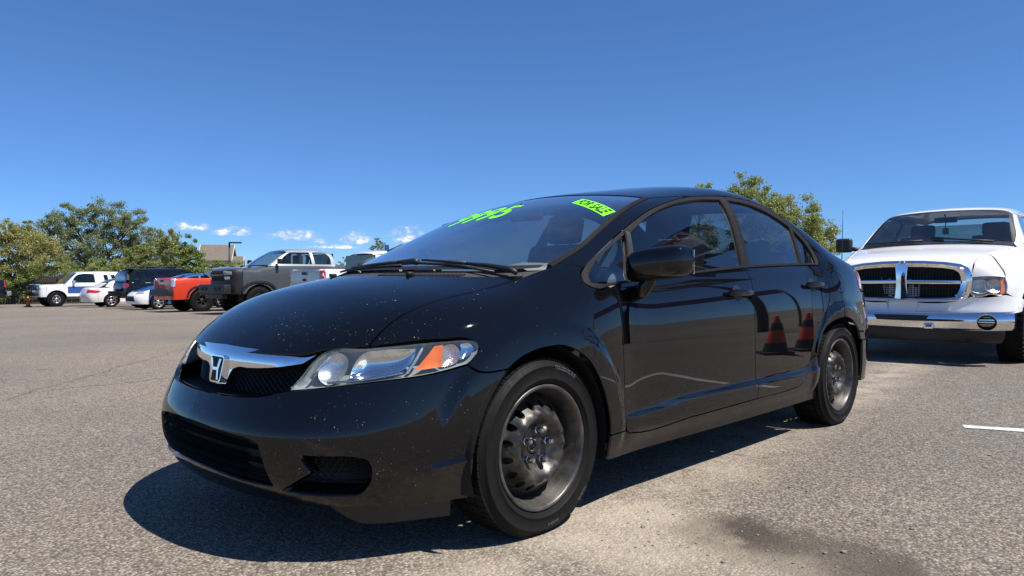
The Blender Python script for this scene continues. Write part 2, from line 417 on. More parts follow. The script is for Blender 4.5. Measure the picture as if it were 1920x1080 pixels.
def chart_points(B, chart, q, sg=1):
    if chart == 'side': return B.side(q, sg)
    if chart == 'top': return B.topz(q)
    if chart == 'nose':
        a = q[:, 0]/NOSE_R; D = np.stack([np.cos(a), np.sin(a), 0*a], 1)
        O = np.stack([np.full(len(a), B.nose_x), 0*a, q[:, 1]], 1)+D*2.2
        return B.hit(O, -D, 0, 2.0)
    if chart == 'tail':
        a = q[:, 0]/NOSE_R; D = np.stack([-np.cos(a), np.sin(a), 0*a], 1)
        O = np.stack([np.full(len(a), B.tail_x), 0*a, q[:, 1]], 1)+D*2.2
        return B.hit(O, -D, 0, 2.1)
    if chart == 'front':
        O = np.stack([np.full(len(q), B.front_x), q[:, 0], q[:, 1]], 1); return B.hit(O, [-1, 0, 0], 0, 3.0)
    if chart == 'rear':
        O = np.stack([np.full(len(q), B.rear_x), q[:, 0], q[:, 1]], 1); return B.hit(O, [1, 0, 0], 0, 3.0)
Body.nose_x = NOSE_X; Body.front_x = 1.6; Body.rear_x = -4.2; Body.tail_x = -2.75
def tri_fill(outline, holes, step):
    lo, hi = outline.min(0), outline.max(0); g = []
    nx, ny = int((hi[0]-lo[0])/step)+2, int((hi[1]-lo[1])/(step*.87))+2
    X, Y = np.meshgrid(np.arange(nx), np.arange(ny)); q = np.stack([lo[0]+(X+.5*(Y % 2))*step, lo[1]+Y*step*.87], -1).reshape(-1, 2)
    ok = inside(outline, q)
    for h in holes: ok &= ~inside(h, q)
    q = q[ok]
    if len(q):
        d = dist_to(outline, q)
        for h in holes: d = np.minimum(d, dist_to(h, q))
        q = q[d > step*.45]
    V = [outline]+list(holes)+[q]; E = []; base = 0
    for L in [outline]+list(holes):
        n = len(L); E += [(base+i, base+(i+1) % n) for i in range(n)]; base += n
    allv = np.concatenate(V)
    vo, eo, fo, ov, oe, of = delaunay_2d_cdt([Vector(map(float, k)) for k in allv], E, [], 1, 1e-7)
    vo = np.array([tuple(k) for k in vo]); F = np.array([tuple(f) for f in fo], int)
    c = vo[F].mean(1); keep = inside(outline, c)
    for h in holes: keep &= ~inside(h, c)
    return vo, F[keep]
class Panel:
    def __init__(s, B, chart, outline, holes=(), step=.03, gap=.0032, off=0., rim=.014, hole_rim=None, sym=False, edge=None, extra=None, rim_dir=None):
        """outline in chart coordinates; sym: half outline from the centre line out and back, mirrored"""
        e = edge or step*.6
        if sym:
            ax = 1 if chart == 'top' else 0
            h = curve(outline, e, closed=False); mir = h[::-1].copy(); mir[:, ax] *= -1
            o = np.concatenate([h, mir[1:-1]]) if abs(h[0, ax]) < 1e-6 and abs(h[-1, ax]) < 1e-6 else np.concatenate([h, mir])
        else: o = curve(outline, e)
        o = inset(o, gap); H = []
        for h in holes: H.append(inset(curve(h, e), -gap) if not isinstance(h, np.ndarray) else h)
        s.q, s.f = tri_fill(o, H, step)
        s.sg = 1
        P = chart_points(B, chart, s.q); bad = np.isnan(P).any(1)
        if bad.any():
            good = np.where(~bad)[0]
            for i in np.where(bad)[0]: P[i] = P[good[np.argmin(((s.q[good]-s.q[i])**2).sum(1))]]
        N = B.grad(P); s.P = P+N*off; s.N = N
        if extra is not None: s.P, s.N = extra(s.q, s.P, s.N)
        # orient
        a, b, c = s.P[s.f[:, 0]], s.P[s.f[:, 1]], s.P[s.f[:, 2]]; fn = np.cross(b-a, c-a)
        fl = (fn*s.N[s.f[:, 0]]).sum(1) < 0; s.f[fl] = s.f[fl][:, ::-1]
        s.rim_dir = rim_dir
        s.rim = rim; s.hole_rim = rim if hole_rim is None else hole_rim
        s.loops = []
        for L, rd in [(o, s.rim)]+[(h, s.hole_rim) for h in H]:
            if rd > 0:
                idx = [int(np.argmin(((s.q-k)**2).sum(1))) for k in L]; s.loops.append((idx, rd))
    def mesh(s, name, mirror=False):
        P = s.P.copy(); N = s.N.copy(); f = s.f.copy()
        if mirror: P[:, 1] *= -1; N[:, 1] *= -1; f = f[:, ::-1]
        V = [P]; NN = [N]; F = [tuple(map(int, t)) for t in f]; base = len(P)
        for idx, rd in s.loops:
            n = len(idx); p = P[idx]; nn = N[idx]; t = np.roll(p, -1, 0)-np.roll(p, 1, 0); t /= np.maximum(np.linalg.norm(t, axis=1, keepdims=True), 1e-9)
            # orientation: the rim faces away from the panel
            side = np.cross(t, nn); L = s.q[idx]; sgn = 1 if area(L) > 0 else -1
            ctr = None
            V += [p, p-nn*rd] if s.rim_dir is None else [p, p+s.rim_dir(p)*rd]
            # decide sign by testing towards a neighbouring interior vertex
            acc = 0.
            for ii in range(0, n, max(1, n//12)):
                tr = f[(f == idx[ii]).any(1)]
                if len(tr): acc += side[ii]@(P[tr].mean((0, 1))-P[idx[ii]])
            if acc > 0: side = -side
            so = nn*.6+side*.8; so /= np.linalg.norm(so, axis=1, keepdims=True)
            NN += [so, side]
            for i in range(n):
                j = (i+1) % n; q = (base+i, base+j, base+n+j, base+n+i)
                a = np.cross(p[j]-p[i], -nn[i])
                F.append(q if a@side[i] > 0 else q[::-1])
            base += 2*n
        V = np.concatenate(V); NN = np.concatenate(NN)
        me = bpy.data.meshes.new(name); me.from_pydata(V.tolist(), [], F); me.update()
        me.polygons.foreach_set('use_smooth', [True]*len(F))
        me.normals_split_custom_set_from_vertices([tuple(k) for k in NN.tolist()])
        return me
def put(name, panel, mat, parent, mirror=False, both=False, label=None):
    out = []
    for mi in ((False, True) if both else (mirror,)):
        o = link(name, panel.mesh(name, mi), parent, mat); out.append(o)
        if label: o['label'] = label
    return out if both else out[0]
def strip(B, chart, line, w, off=.004, h=.006, step=.02, closed=False):
    """a moulding of width w laid along a line on the surface; returns an MB"""
    c = curve(line, step, closed); P = chart_points(B, chart, c); N = B.grad(P)
    t = np.gradient(P, axis=0) if not closed else np.roll(P, -1, 0)-np.roll(P, 1, 0)
    t /= np.linalg.norm(t, axis=1, keepdims=True); s = np.cross(t, N)
    ww = np.asarray(w)*np.ones(len(P)); ww = ww[:, None]
    prof = [(-.5, -.006), (-.5, off), (-.35, off+h), (.35, off+h), (.5, off), (.5, -.006)]
    V = []; n = len(prof)
    for i in range(len(P)):
        for a, b in prof: V.append(P[i]+s[i]*a*ww[i]+N[i]*b)
    F = []; m = len(P); rng = range(m if closed else m-1)
    for i in rng:
        for k in range(n-1): F.append((i*n+k, i*n+k+1, ((i+1) % m)*n+k+1, ((i+1) % m)*n+k))
    if not closed: F += [tuple(range(n)), tuple(range((m-1)*n, m*n))]
    mb = MB(); mb.add(V, F, 0, True); return mb
def mirrored(mb):
    m = MB(); m.v = [(x, -y, z) for x, y, z in mb.v]; m.f = [tuple(reversed(f)) for f in mb.f]; m.m = list(mb.m); m.sm = list(mb.sm); return m
def pair(name, mb, mats, parent, angle=35, label=None):
    out = [mb.build(name, mats, parent, angle), mirrored(mb).build(name, mats, parent, angle)]
    if label:
        for o in out: o['label'] = label
    return out
def ground_material():
    t = NT('asphalt'); g = t.n('ShaderNodeNewGeometry').outputs['Position']
    v = t.n('ShaderNodeTexVoronoi', {'Vector': g, 'Scale': 112.}); rnd = t.n('ShaderNodeSeparateColor', {0: v.outputs['Color']})
    v2 = t.n('ShaderNodeTexVoronoi', {'Vector': g, 'Scale': 52.}); rnd2 = t.n('ShaderNodeSeparateColor', {0: v2.outputs['Color']})
    stone = t.ramp(rnd.outputs[0], [(0, (.085, .076, .067)), (.3, (.20, .18, .156)), (.7, (.345, .313, .277)), (1, (.56, .515, .46))])
    stone2 = t.ramp(rnd2.outputs[0], [(0, (.14, .128, .115)), (.5, (.265, .24, .212)), (1, (.43, .395, .35))])
    c = t.mix(.4, stone, stone2)
    crev = t.mr(v.outputs['Distance'], .25, .75)
    c = t.mix(t.m('MULTIPLY', crev, .72), c, (.055, .05, .044))
    big = t.noise(g, .35, 5, .6); mid = t.noise(g, 1.7, 5, .6)
    c = t.mix(t.mr(big, .35, .65), c, t.mix(1., c, (.80, .81, .84), 'MULTIPLY'))
    c = t.mix(t.mr(mid, .4, .75, 0, .35), c, t.mix(1., c, (1.10, 1.04, .95), 'MULTIPLY'))
    c = t.mix(1., c, (1.10, 1.02, .925), 'MULTIPLY')
    dr = t.n('ShaderNodeTexVoronoi', {'Vector': g, 'Scale': 1.1}); dq = t.n('ShaderNodeSeparateColor', {0: dr.outputs['Color']})
    drip = t.m('MULTIPLY', t.m('GREATER_THAN', dq.outputs[0], .72), t.m('SUBTRACT', 1.0, t.mr(t.m('ADD', dr.outputs['Distance'], t.m('MULTIPLY', t.m('SUBTRACT', mid, .5), .5)), .03, .11)), clamp=True)
    c = t.mix(t.m('MULTIPLY', drip, .5), c, (.075, .068, .06))
    sp = t.n('ShaderNodeSeparateXYZ', {0: g}); X, Y = sp.outputs[0], sp.outputs[1]
    wob = t.m('MULTIPLY', t.m('SUBTRACT', t.noise(g, 1.3, 5, .6), .5), .5)
    # newer, greyer and finer surfacing on the driver's side of the sedan, with a sandy seam along its edge
    edge = t.m('SUBTRACT', Y, t.m('ADD', t.m('ADD', .98, t.m('MULTIPLY', X, .12)), t.m('MULTIPLY', wob, .35)))
    new = t.m('MULTIPLY', t.mr(edge, -.02, .18), t.mr(Y, 14., 12.))
    c = t.mix(t.m('MULTIPLY', new, .5), c, t.mix(1., c, (.86, .88, .90), 'MULTIPLY'))
    nb0 = t.noise(g, 3.5, 5, .65)
    sand = t.m('MULTIPLY', t.m('SUBTRACT', 1.0, t.mr(t.m('ABSOLUTE', t.m('ADD', edge, .04)), .0, .40)), t.mr(nb0, .35, .62))
    c = t.mix(t.m('MULTIPLY', sand, .55), c, (.50, .42, .325))
    nb = t.m('MULTIPLY', t.m('SUBTRACT', t.noise(g, 4.5, 5, .65), .5), 1.3)
    def blotch(cx, cy, r, amt, colr, cc):
        dx, dy = t.m('SUBTRACT', X, cx), t.m('SUBTRACT', Y, cy)
        d = t.m('SQRT', t.m('ADD', t.m('MULTIPLY', dx, dx), t.m('MULTIPLY', dy, dy)))
        f = t.mr(t.m('ADD', t.m('DIVIDE', d, r), nb), 1.0, .55)
        return t.mix(t.m('MULTIPLY', f, amt), cc, colr)
    c = blotch(-.46, 1.34, .27, .95, (.062, .049, .037), c)
    c = blotch(-.48, 1.66, .30, .80, (.085, .068, .052), c)
    c = blotch(-.36, 1.98, .32, .75, (.085, .068, .052), c)
    c = blotch(-.05, 1.52, .45, .30, (.46, .385, .30), c)
    c = blotch(-.25, 1.05, .40, .35, (.48, .405, .315), c)
    c = blotch(-5.5, -9., 2.2, .28, (.10, .095, .09), c)
    c = blotch(.9, -6.5, 1.1, .30, (.11, .105, .10), c)
    c = blotch(-2.2, -11., 2.8, .22, (.11, .105, .10), c)
    # a sealed crack wandering across the lot in front of the sedan, and its branch
    wy = t.m('MULTIPLY', t.m('SUBTRACT', t.noise(g, 2.2, 5, .6), .5), .55)
    ln = t.m('ABSOLUTE', t.m('SUBTRACT', t.m('ADD', Y, wy), t.m('ADD', -4.33, t.m('MULTIPLY', X, .04))))
    cr = t.m('SUBTRACT', 1.0, t.mr(ln, .008, .03))
    ln2 = t.m('ABSOLUTE', t.m('SUBTRACT', t.m('ADD', X, t.m('MULTIPLY', wy, .6)), t.m('ADD', 3.9, t.m('MULTIPLY', Y, .80))))
    cr = t.m('MAXIMUM', cr, t.m('SUBTRACT', 1.0, t.mr(ln2, .006, .024)))
    cr = t.m('MULTIPLY', cr, t.mr(nb0, .3, .5))
    c = t.mix(t.m('MULTIPLY', cr, .75), c, (.055, .05, .047))
    rr = t.m('SQRT', t.m('ADD', t.m('MULTIPLY', X, X), t.m('MULTIPLY', Y, Y)))
    scrub = t.mix(t.mr(t.noise(g, .06, 5, .7), .4, .62), (.24, .20, .145), (.095, .10, .055))
    c = t.mix(t.mr(t.m('ADD', rr, t.m('MULTIPLY', big, 14.)), 72., 78.), c, scrub)
    h = t.m('ADD', t.m('MULTIPLY', v.outputs['Distance'], -1.), t.m('MULTIPLY', v2.outputs['Distance'], -.9))
    h = t.m('ADD', h, t.m('MULTIPLY', t.noise(g, 420, 1), .5))
    t.bsdf(Base_Color=c, Roughness=.9, Specular_IOR_Level=.3, Normal=t.bump(h, .6, .007))
    return t.mat
M['asphalt'] = ground_material()
def ground_z(x, y):
    """the lot is level round the sedan and falls away gently towards the far row"""
    t = max(0., -(y+5.)); s = t*t/6. if t < 3 else t-1.5
    return -.0132*min(s, 46.)
V_ = []; F_ = []
gx = [-6000, -1500, -400, -120, -60, -35, -20, -12, -8, -4, 0, 4, 8, 14, 30, 90, 400, 1500, 6000]
gy = [-6000, -1500, -400, -140, -80, -60, -53, -51, -49, -45, -40, -30, -20, -14, -10, -8.5, -8, -7.5, -7, -6.5, -6, -5.5, -5, -3, 0, 3, 8, 20, 60, 250, 1500, 6000]
for y in gy:
    for x in gx: V_.append((x, y, ground_z(x, y)))
n_ = len(gx)
for i in range(len(gy)-1):
    for j in range(n_-1): F_.append((i*n_+j, i*n_+j+1, (i+1)*n_+j+1, (i+1)*n_+j))
mb = MB(); mb.add(V_, F_, 0, True)
tag(mb.build('ground', M['asphalt']), 'worn grey asphalt of the car lot', None, kind='structure')
# ------------------------------------------------------------------ the black sedan
CB = Body()
car = thing('sedan', 'glossy black four-door sedan with bare steel wheels and green sale stickers', 'car')
NR = NOSE_R
M['red_lens'] = simple('red_lamp_lens', (.16, .01, .012), .12, coat=1.)
def nz(L): return [(a*NR, b, *r) for a, b, *r in L]      # nose outlines are written as (angle, height)
BP = M['black_paint']
def to_side(L):      # an edge written in plan becomes the same edge in side view
    P = CB.topz([q[:2] for q in L]); return [(float(v[0]), float(v[2]), *q[2:]) for v, q in zip(P, L)]
hood_side = [(.573, .607, 1), (.50, .604), (.401, .610), (.30, .624), (.168, .640), (.025, .652), (-.09, .664, 1)]
pillar = [(-.19, .690, 1), (-.32, .690), (-.568, .648), (-.83, .594), (-1.09, .534, 1)]
ditch = [(-1.4, .556), (-1.7, .560), (-2.0, .550), (-2.3, .522), (-2.5, .492, 1), (-2.75, .502), (-2.98, .545, 1), (-3.15, .62), (-3.30, .67, 1)]
# --- hood
hood_edge = [(.775, 0, 1), (.768, .14), (.752, .26), (.727, .364), (.70, .438), (.667, .484, 1), (.629, .541)]+hood_side+[(-.03, .60), (.05, .49), (.125, .34), (.175, .17), (.19, 0, 1)]
put('hood', Panel(CB, 'top', hood_edge, sym=True, step=.026, rim=.02, gap=.003), BP, car)
# --- bumper with its openings
low_open = [(-.40, .385, 1), (-.30, .402), (0, .418), (.30, .402), (.355, .398), (.40, .385, 1), (.445, .253, 1), (.30, .258), (.15, .272), (0, .278), (-.15, .272), (-.30, .258), (-.445, .253, 1)]
fog = [(.548, .359, 1), (.62, .357), (.72, .352), (.752, .342), (.762, .316), (.750, .264), (.722, .237), (.65, .230), (.56, .233), (.480, .243, 1), (.580, .302, 1)]
fogm = [(-a, b, *r) for a, b, *r in fog]
bump_half = [(0, .515, 1), (.20, .515), (.38, .527), (.46, .545), (.485, .549, 1), (.592, .561), (.764, .579), (.974, .600), (1.083, .622, 1), (1.096, .611), (1.115, .600), (1.15, .594), (1.20, .5955), (1.243, .598, 1), (1.215, .566), (1.178, .523), (1.148, .478), (1.119, .414), (1.101, .348), (1.088, .264), (1.088, .186, 1), (.985, .177), (.865, .168, 1), (.80, .182), (.70, .187), (.55, .182), (.43, .184), (.30, .189), (0, .198, 1)]
def bump_shape(q, P, N):
    return P, N
put('bumper', Panel(CB, 'nose', nz(bump_half), holes=[nz(low_open), nz(fog), nz(fogm)], sym=True, step=.024, rim=.02, hole_rim=.05, rim_dir=lambda p: np.stack([-np.ones(len(p)), -.35*np.sign(p[:, 1])*np.minimum(1, np.abs(p[:, 1])/.3), np.zeros(len(p))], 1)), BP, car)
# --- fender
fend = [(.573, .690, 1), (.45, .701), (.375, .705), (.305, .703), (.278, .680), (.300, .648), (.330, .622, 1), (.318, .611), (.30, .600), (.268, .594), (.225, .5955), (.186, .598, 1), (.145, .624), (.072, .650), (-.004, .661), (-.083, .659), (-.146, .637), (-.205, .599), (-.256, .541), (-.294, .477), (-.320, .415), (-.333, .371), (-.345, .30, 1), (-.456, .30, 1), (-.446, .472), (-.440, .665), (-.441, .80), (-.432, .874, 1), (-.29, .866), (-.262, .884), (-.272, .912), (-.318, .942, 1)]+to_side([(-.235, .690, 1), (-.19, .690, 1)])+to_side(hood_side[::-1])[:-1]
fend[0] = to_side(hood_side[:1])[0]
put('fender', Panel(CB, 'side', fend, step=.022, gap=.003), BP, car, both=True)
# --- doors
split = [(-1.616, .951), (-1.606, .893), (-1.586, .817), (-1.570, .678), (-1.573, .46), (-1.581, .292)]
fdoor = [(-.432, .874, 1), (-.441, .80), (-.440, .665), (-.446, .472), (-.456, .33), (-.468, .292), (-.523, .281), (-.992, .284), (-1.581, .292, 1)]+split[-2:0:-1]+[(-1.616, .951, 1), (-1.087, .923), (-.80, .907), (-.607, .888, 1), (-.52, .882)]
put('door', Panel(CB, 'side', fdoor, step=.024), BP, car, both=True)
rdoor = [(-1.616, .951, 1)]+split[1:-1]+[(-1.581, .292, 1), (-2.00, .297), (-2.09, .305), (-2.15, .335, 1), (-2.24, .42), (-2.34, .545), (-2.44, .66), (-2.525, .773), (-2.546, .862), (-2.540, .92), (-2.518, .975, 1), (-2.1, .968)]
put('door', Panel(CB, 'side', rdoor, step=.024), BP, car, both=True)
# --- sill
sill = [(-.345, .30, 1), (-.345, .20, 1), (-.54, .195), (-1.0, .193), (-1.6, .193), (-2.355, .195, 1), (-2.352, .25), (-2.345, .38), (-2.318, .46, 1), (-2.24, .42), (-2.15, .335, 1), (-2.09, .305), (-2.0, .297), (-1.581, .292), (-.992, .284), (-.523, .281), (-.468, .292), (-.456, .30, 1)]
put('sill', Panel(CB, 'side', sill, step=.024), BP, car, both=True)
# --- quarter panel, C-pillar, roof rail and A-pillar in one pressing
qp = [(-.318, .942, 1), (-.496, 1.020), (-.702, 1.116), (-.933, 1.208), (-1.252, 1.291), (-1.501, 1.333), (-1.757, 1.352), (-1.95, 1.354), (-2.16, 1.345), (-2.399, 1.292), (-2.520, 1.215), (-2.577, 1.112), (-2.545, .99), (-2.518, .975, 1), (-2.540, .92), (-2.546, .862), (-2.525, .773), (-2.44, .66), (-2.34, .545), (-2.318, .46, 1), (-2.345, .535), (-2.41, .592), (-2.52, .640), (-2.68, .661), (-2.80, .637), (-2.90, .579), (-2.965, .506), (-2.985, .505, 1), (-3.10, .512), (-3.22, .53, 1), (-3.23, .65), (-3.20, .78), (-3.148, .81, 1), (-3.02, .832), (-3.024, .90), (-3.03, .946, 1), (-3.10, .952, 1)]+to_side(ditch[::-1])[1:]+to_side(pillar[::-1])+to_side([(-.235, .690, 1)])
fuel = [(-2.636, .943), (-2.69, .925), (-2.728, .871), (-2.708, .825), (-2.654, .812), (-2.602, .84), (-2.585, .898)]
put('quarter_panel', Panel(CB, 'side', qp, holes=[fuel], step=.026), BP, car, both=True)
put('fuel_door', Panel(CB, 'side', fuel, step=.03, gap=.001), BP, car)
# --- roof, windscreen, rear window, boot lid, rear bumper
roof = [(-.955, 0, 1), (-.97, .18), (-1.02, .38), (-1.09, .534, 1)]+ditch[:5]+[(-2.53, .25), (-2.54, 0, 1)]
put('roof', Panel(CB, 'top', roof, sym=True, step=.04), BP, car)
ws = [(.055, 0, 1), (.035, .20), (-.03, .42), (-.11, .585), (-.19, .682, 1), (-.32, .680), (-.568, .638), (-.83, .584), (-1.085, .524, 1), (-1.015, .38), (-.965, .18), (-.95, 0, 1)]
windshield = put('windshield', Panel(CB, 'top', ws, sym=True, step=.04, off=-.003, rim=0), M['windshield'], car)
rg = [(-2.55, 0, 1), (-2.54, .25), (-2.51, .485, 1), (-2.75, .495), (-2.98, .535, 1), (-3.06, .30), (-3.08, 0, 1)]
put('rear_window', Panel(CB, 'top', rg, sym=True, step=.05, off=-.004, rim=0), M['windshield'], car)
boot = [(-3.09, 0, 1), (-3.07, .30), (-2.985, .545, 1), (-3.15, .62), (-3.30, .67, 1), (-3.42, .3), (-3.43, 0, 1)]
put('boot_lid', Panel(CB, 'top', boot, sym=True, step=.05), BP, car)
def tl(L): return [(a*NR, b, *r) for a, b, *r in L]
put('bumper', Panel(CB, 'tail', tl([(0, .60, 1), (.5, .60), (.9, .57), (1.08, .535, 1), (1.14, .512), (1.305, .505, 1), (1.30, .40), (1.285, .28), (1.27, .235, 1), (1.0, .23), (.5, .22), (0, .22, 1)]), sym=True, step=.04), BP, car)
put('tail_panel', Panel(CB, 'tail', tl([(0, .605, 1), (.5, .605), (.9, .575), (1.08, .54, 1), (1.06, .65), (1.05, .78), (1.06, .81, 1), (.8, .82), (.5, .96, 1), (0, .99, 1)]), sym=True, step=.04), BP, car)
put('tail_inner', Panel(CB, 'tail', tl([(.40, .78, 1), (1.22, .78, 1), (1.235, .97, 1), (.8, .985), (.40, 1.0, 1)]), step=.06, off=-.012, gap=0), BP, car, both=True)
tlamp = [(1.06, .815, 1), (1.245, .834, 1), (1.235, .90), (1.23, .944, 1), (1.10, .948), (.8, .95), (.62, .93), (.70, .83, 1)]
put('tail_lamp', Panel(CB, 'tail', tl(tlamp), step=.03), M['red_lens'], car, both=True)
# --- window openings: weathered trim with glass set in
fwin = [(-.722, 1.098, 1), (-.887, 1.172), (-1.183, 1.262), (-1.426, 1.305), (-1.700, 1.327, 1), (-1.590, .956, 1), (-1.30, .944), (-.95, .925), (-.630, .900, 1)]
rwin = [(-1.785, 1.330, 1), (-1.95, 1.328), (-2.10, 1.312), (-2.26, 1.273), (-2.425, 1.208, 1), (-2.348, .984, 1), (-1.9, .972), (-1.675, .962, 1)]
rqwin = [(-2.450, 1.192, 1), (-2.522, 1.130), (-2.544, 1.06), (-2.520, .990, 1), (-2.374, .986, 1)]
qwin = [(-.308, .908), (-.300, .887), (-.335, .882), (-.47, .889), (-.590, .897, 1), (-.682, 1.090, 1), (-.50, 1.006), (-.345, .934)]
dlo = [(-.318, .942), (-.276, .913), (-.266, .886), (-.29, .870), (-.432, .876), (-.607, .890), (-.80, .909), (-1.087, .925), (-1.616, .953), (-2.1, .970), (-2.518, .977, 1), (-2.545, .99), (-2.577, 1.112), (-2.520, 1.215), (-2.399, 1.292), (-2.16, 1.345), (-1.95, 1.354), (-1.757, 1.352), (-1.501, 1.333), (-1.252, 1.291), (-.933, 1.208), (-.702, 1.116), (-.496, 1.020)]
put('window_trim', Panel(CB, 'side', dlo, holes=[fwin, rwin, rqwin, qwin], step=.03, gap=.001, off=-.003, rim=.012, hole_rim=.016), M['trim'], car, both=True)
for w_ in (fwin, rwin, rqwin, qwin):
    put('side_window', Panel(CB, 'side', w_, step=.05, gap=-.006, off=-.013, rim=0), M['tint_glass'], car, both=True)
def tyre_mb(Rr=.316, rim=.2205, w=.205, blocks=72, y0=0):
    """tyre about the y axis, outer face at +y; tread blocks are real grooves"""
    mb = MB(); h = w/2
    side = [(rim-.004, h-.022), (rim+.004, h-.010), (rim+.014, h-.004), (rim+.019, h-.001), (rim+.021, h+.003), (rim+.024, h+.003), (rim+.026, h+.0005), (rim+.044, h+.003), (rim+.062, h+.001), (rim+.064, h+.003), (rim+.067, h+.0025), (rim+.069, h-.002), (Rr-.016, h-.010), (Rr-.008, h-.016)]
    inner = [(r, -hh) for r, hh in reversed(side)]
    mb.lathe(side, 96, 'y'); mb.lathe(inner, 96, 'y')
    # carcass below the tread, then blocks
    mb.lathe([(Rr-.009, h-.016), (Rr-.008, 0), (Rr-.009, -h+.016)], 96, 'y')
    rows = [(h-.015, h-.052), (h-.058, h-.092), (h-.098, -h+.098), (-h+.092, -h+.058), (-h+.052, -h+.015)]
    for ri, (a, b) in enumerate(rows):
        n = blocks if ri in (0, 4) else blocks//2
        for k in range(n):
            t0 = 2*math.pi*(k+.07)/n; t1 = 2*math.pi*(k+.93)/n; V = []
            sk = (.012 if ri in (0, 4) else .03)
            for t, q in ((t0, a), (t1, a), (t1+sk, b), (t0+sk, b)):
                rr2 = Rr-(.0025 if ri in (0, 4) and q in (a if ri == 0 else b,) else 0)
                for r in (Rr-.010, rr2): V.append((r*math.cos(t), q, r*math.sin(t)))
            mb.add(V, [(1, 3, 5, 7), (0, 1, 3, 2), (2, 3, 5, 4), (4, 5, 7, 6), (6, 7, 1, 0)])
    return mb
def steel_wheel_mb(rim=.2205):
    """stamped steel wheel: barrel, dished disc with a ring of round holes, hub boss"""
    mb = MB(); h = .1025
    barrel = [(rim, h-.018), (rim+.003, h-.012), (rim, h-.006), (rim-.008, h-.006), (rim-.014, h-.012), (rim-.017, h-.030), (rim-.027, h-.046), (rim-.033, h-.075), (rim-.036, h-.10), (rim-.030, -h+.03), (rim-.004, -h+.01)]
    mb.lathe(barrel, 72, 'y', mat=0)
    # disc profile radius -> depth (outer face)
    prof = Spl([.0, .03, .05, .066, .086, .110, .124, .146, .168, .187], [.042, .042, .043, .047, .062, .087, .083, .056, .032, .016])
    out = np.array([(.1865*math.cos(t), .1865*math.sin(t)) for t in np.linspace(0, 2*math.pi, 73)[:-1]])
    holes = [np.array([(.032*math.cos(t), .032*math.sin(t)) for t in np.linspace(0, 2*math.pi, 29)[:-1]])]
    nh = 16
    for k in range(nh):
        a = 2*math.pi*(k+.5)/nh; c = (.147*math.cos(a), .147*math.sin(a)); r = .0138
        holes.append(np.array([(c[0]+r*math.cos(t), c[1]+r*math.sin(t)) for t in np.linspace(0, 2*math.pi, 15)[:-1]]))
    q, f = tri_fill(out, holes, .011); rr2 = np.hypot(q[:, 0], q[:, 1]); ang = np.arctan2(q[:, 1], q[:, 0])
    y = prof(rr2)+.0035*np.cos(ang*nh)*np.exp(-((rr2-.120)/.012)**2)
    V = np.stack([q[:, 0], y, q[:, 1]], 1)
    mb.add(V, [tuple(map(int, t)) for t in f], 1, True)
    for hh in holes:      # thickness at the edges
        n = len(hh); r = np.hypot(hh[:, 0], hh[:, 1]); yy = prof(r); V = [(a, b, c) for (a, c), b in zip(hh, yy)]+[(a, b-.012, c) for (a, c), b in zip(hh, yy)]
        mb.add(V, [(i, (i+1) % n, n+(i+1) % n, n+i) for i in range(n)], 1, True)
    return mb
def wheel_materials():
    t = NT('worn_steel'); o = t.obj(); n1 = t.noise(o, 14, 6, .65); n2 = t.noise(o, 60, 4)
    c = t.mix(t.mr(n1, .42, .68), (.020, .019, .018), (.095, .082, .07)); c = t.mix(t.mr(n2, .62, .8, 0, .6), c, (.16, .12, .085))
    t.bsdf(Base_Color=c, Roughness=t.mr(n1, .3, .7, .26, .5), Metallic=.35, Normal=t.bump(n2, .12, .002)); M['steel_disc'] = t.mat
    t = NT('worn_steel_barrel'); o = t.obj(); n1 = t.noise(o, 9, 6, .7)
    c = t.mix(t.mr(n1, .35, .7), (.035, .033, .031), (.15, .138, .122)); t.bsdf(Base_Color=c, Roughness=t.mr(n1, .3, .7, .28, .5), Metallic=.55); M['steel_barrel'] = t.mat
    t = NT('sidewall_rubber'); o = t.obj(); n1 = t.noise(o, 30, 5, .6)
    c = t.mix(n1, (.006, .006, .006), (.013, .0127, .0122)); t.bsdf(Base_Color=c, Roughness=t.mr(n1, .3, .7, .5, .72), Specular_IOR_Level=.12); M['tyre'] = t.mat
wheel_materials()
M['lug'] = simple('lug_nut_chrome', (.62, .60, .57), .18, 1., var=.2, scale=200)
M['white_ink'] = simple('raised_letter', (.09, .09, .088), .55)
WHEEL = {}
def text_mesh(s, size, depth, font=None, align='CENTER', shear=0., bold=0.):
    cu = bpy.data.curves.new('txt', 'FONT'); cu.body = s; cu.size = size; cu.extrude = depth; cu.align_x = align; cu.align_y = 'CENTER'; cu.shear = shear; cu.offset = bold; cu.resolution_u = 3
    ob = bpy.data.objects.new('txt', cu); col.objects.link(ob); dg = bpy.context.evaluated_depsgraph_get(); me = bpy.data.meshes.new_from_object(ob.evaluated_get(dg))
    v = np.array([k.co[:] for k in me.vertices]); f = [tuple(p.vertices) for p in me.polygons]
    bpy.data.objects.remove(ob); bpy.data.curves.remove(cu); bpy.data.meshes.remove(me); return v, f
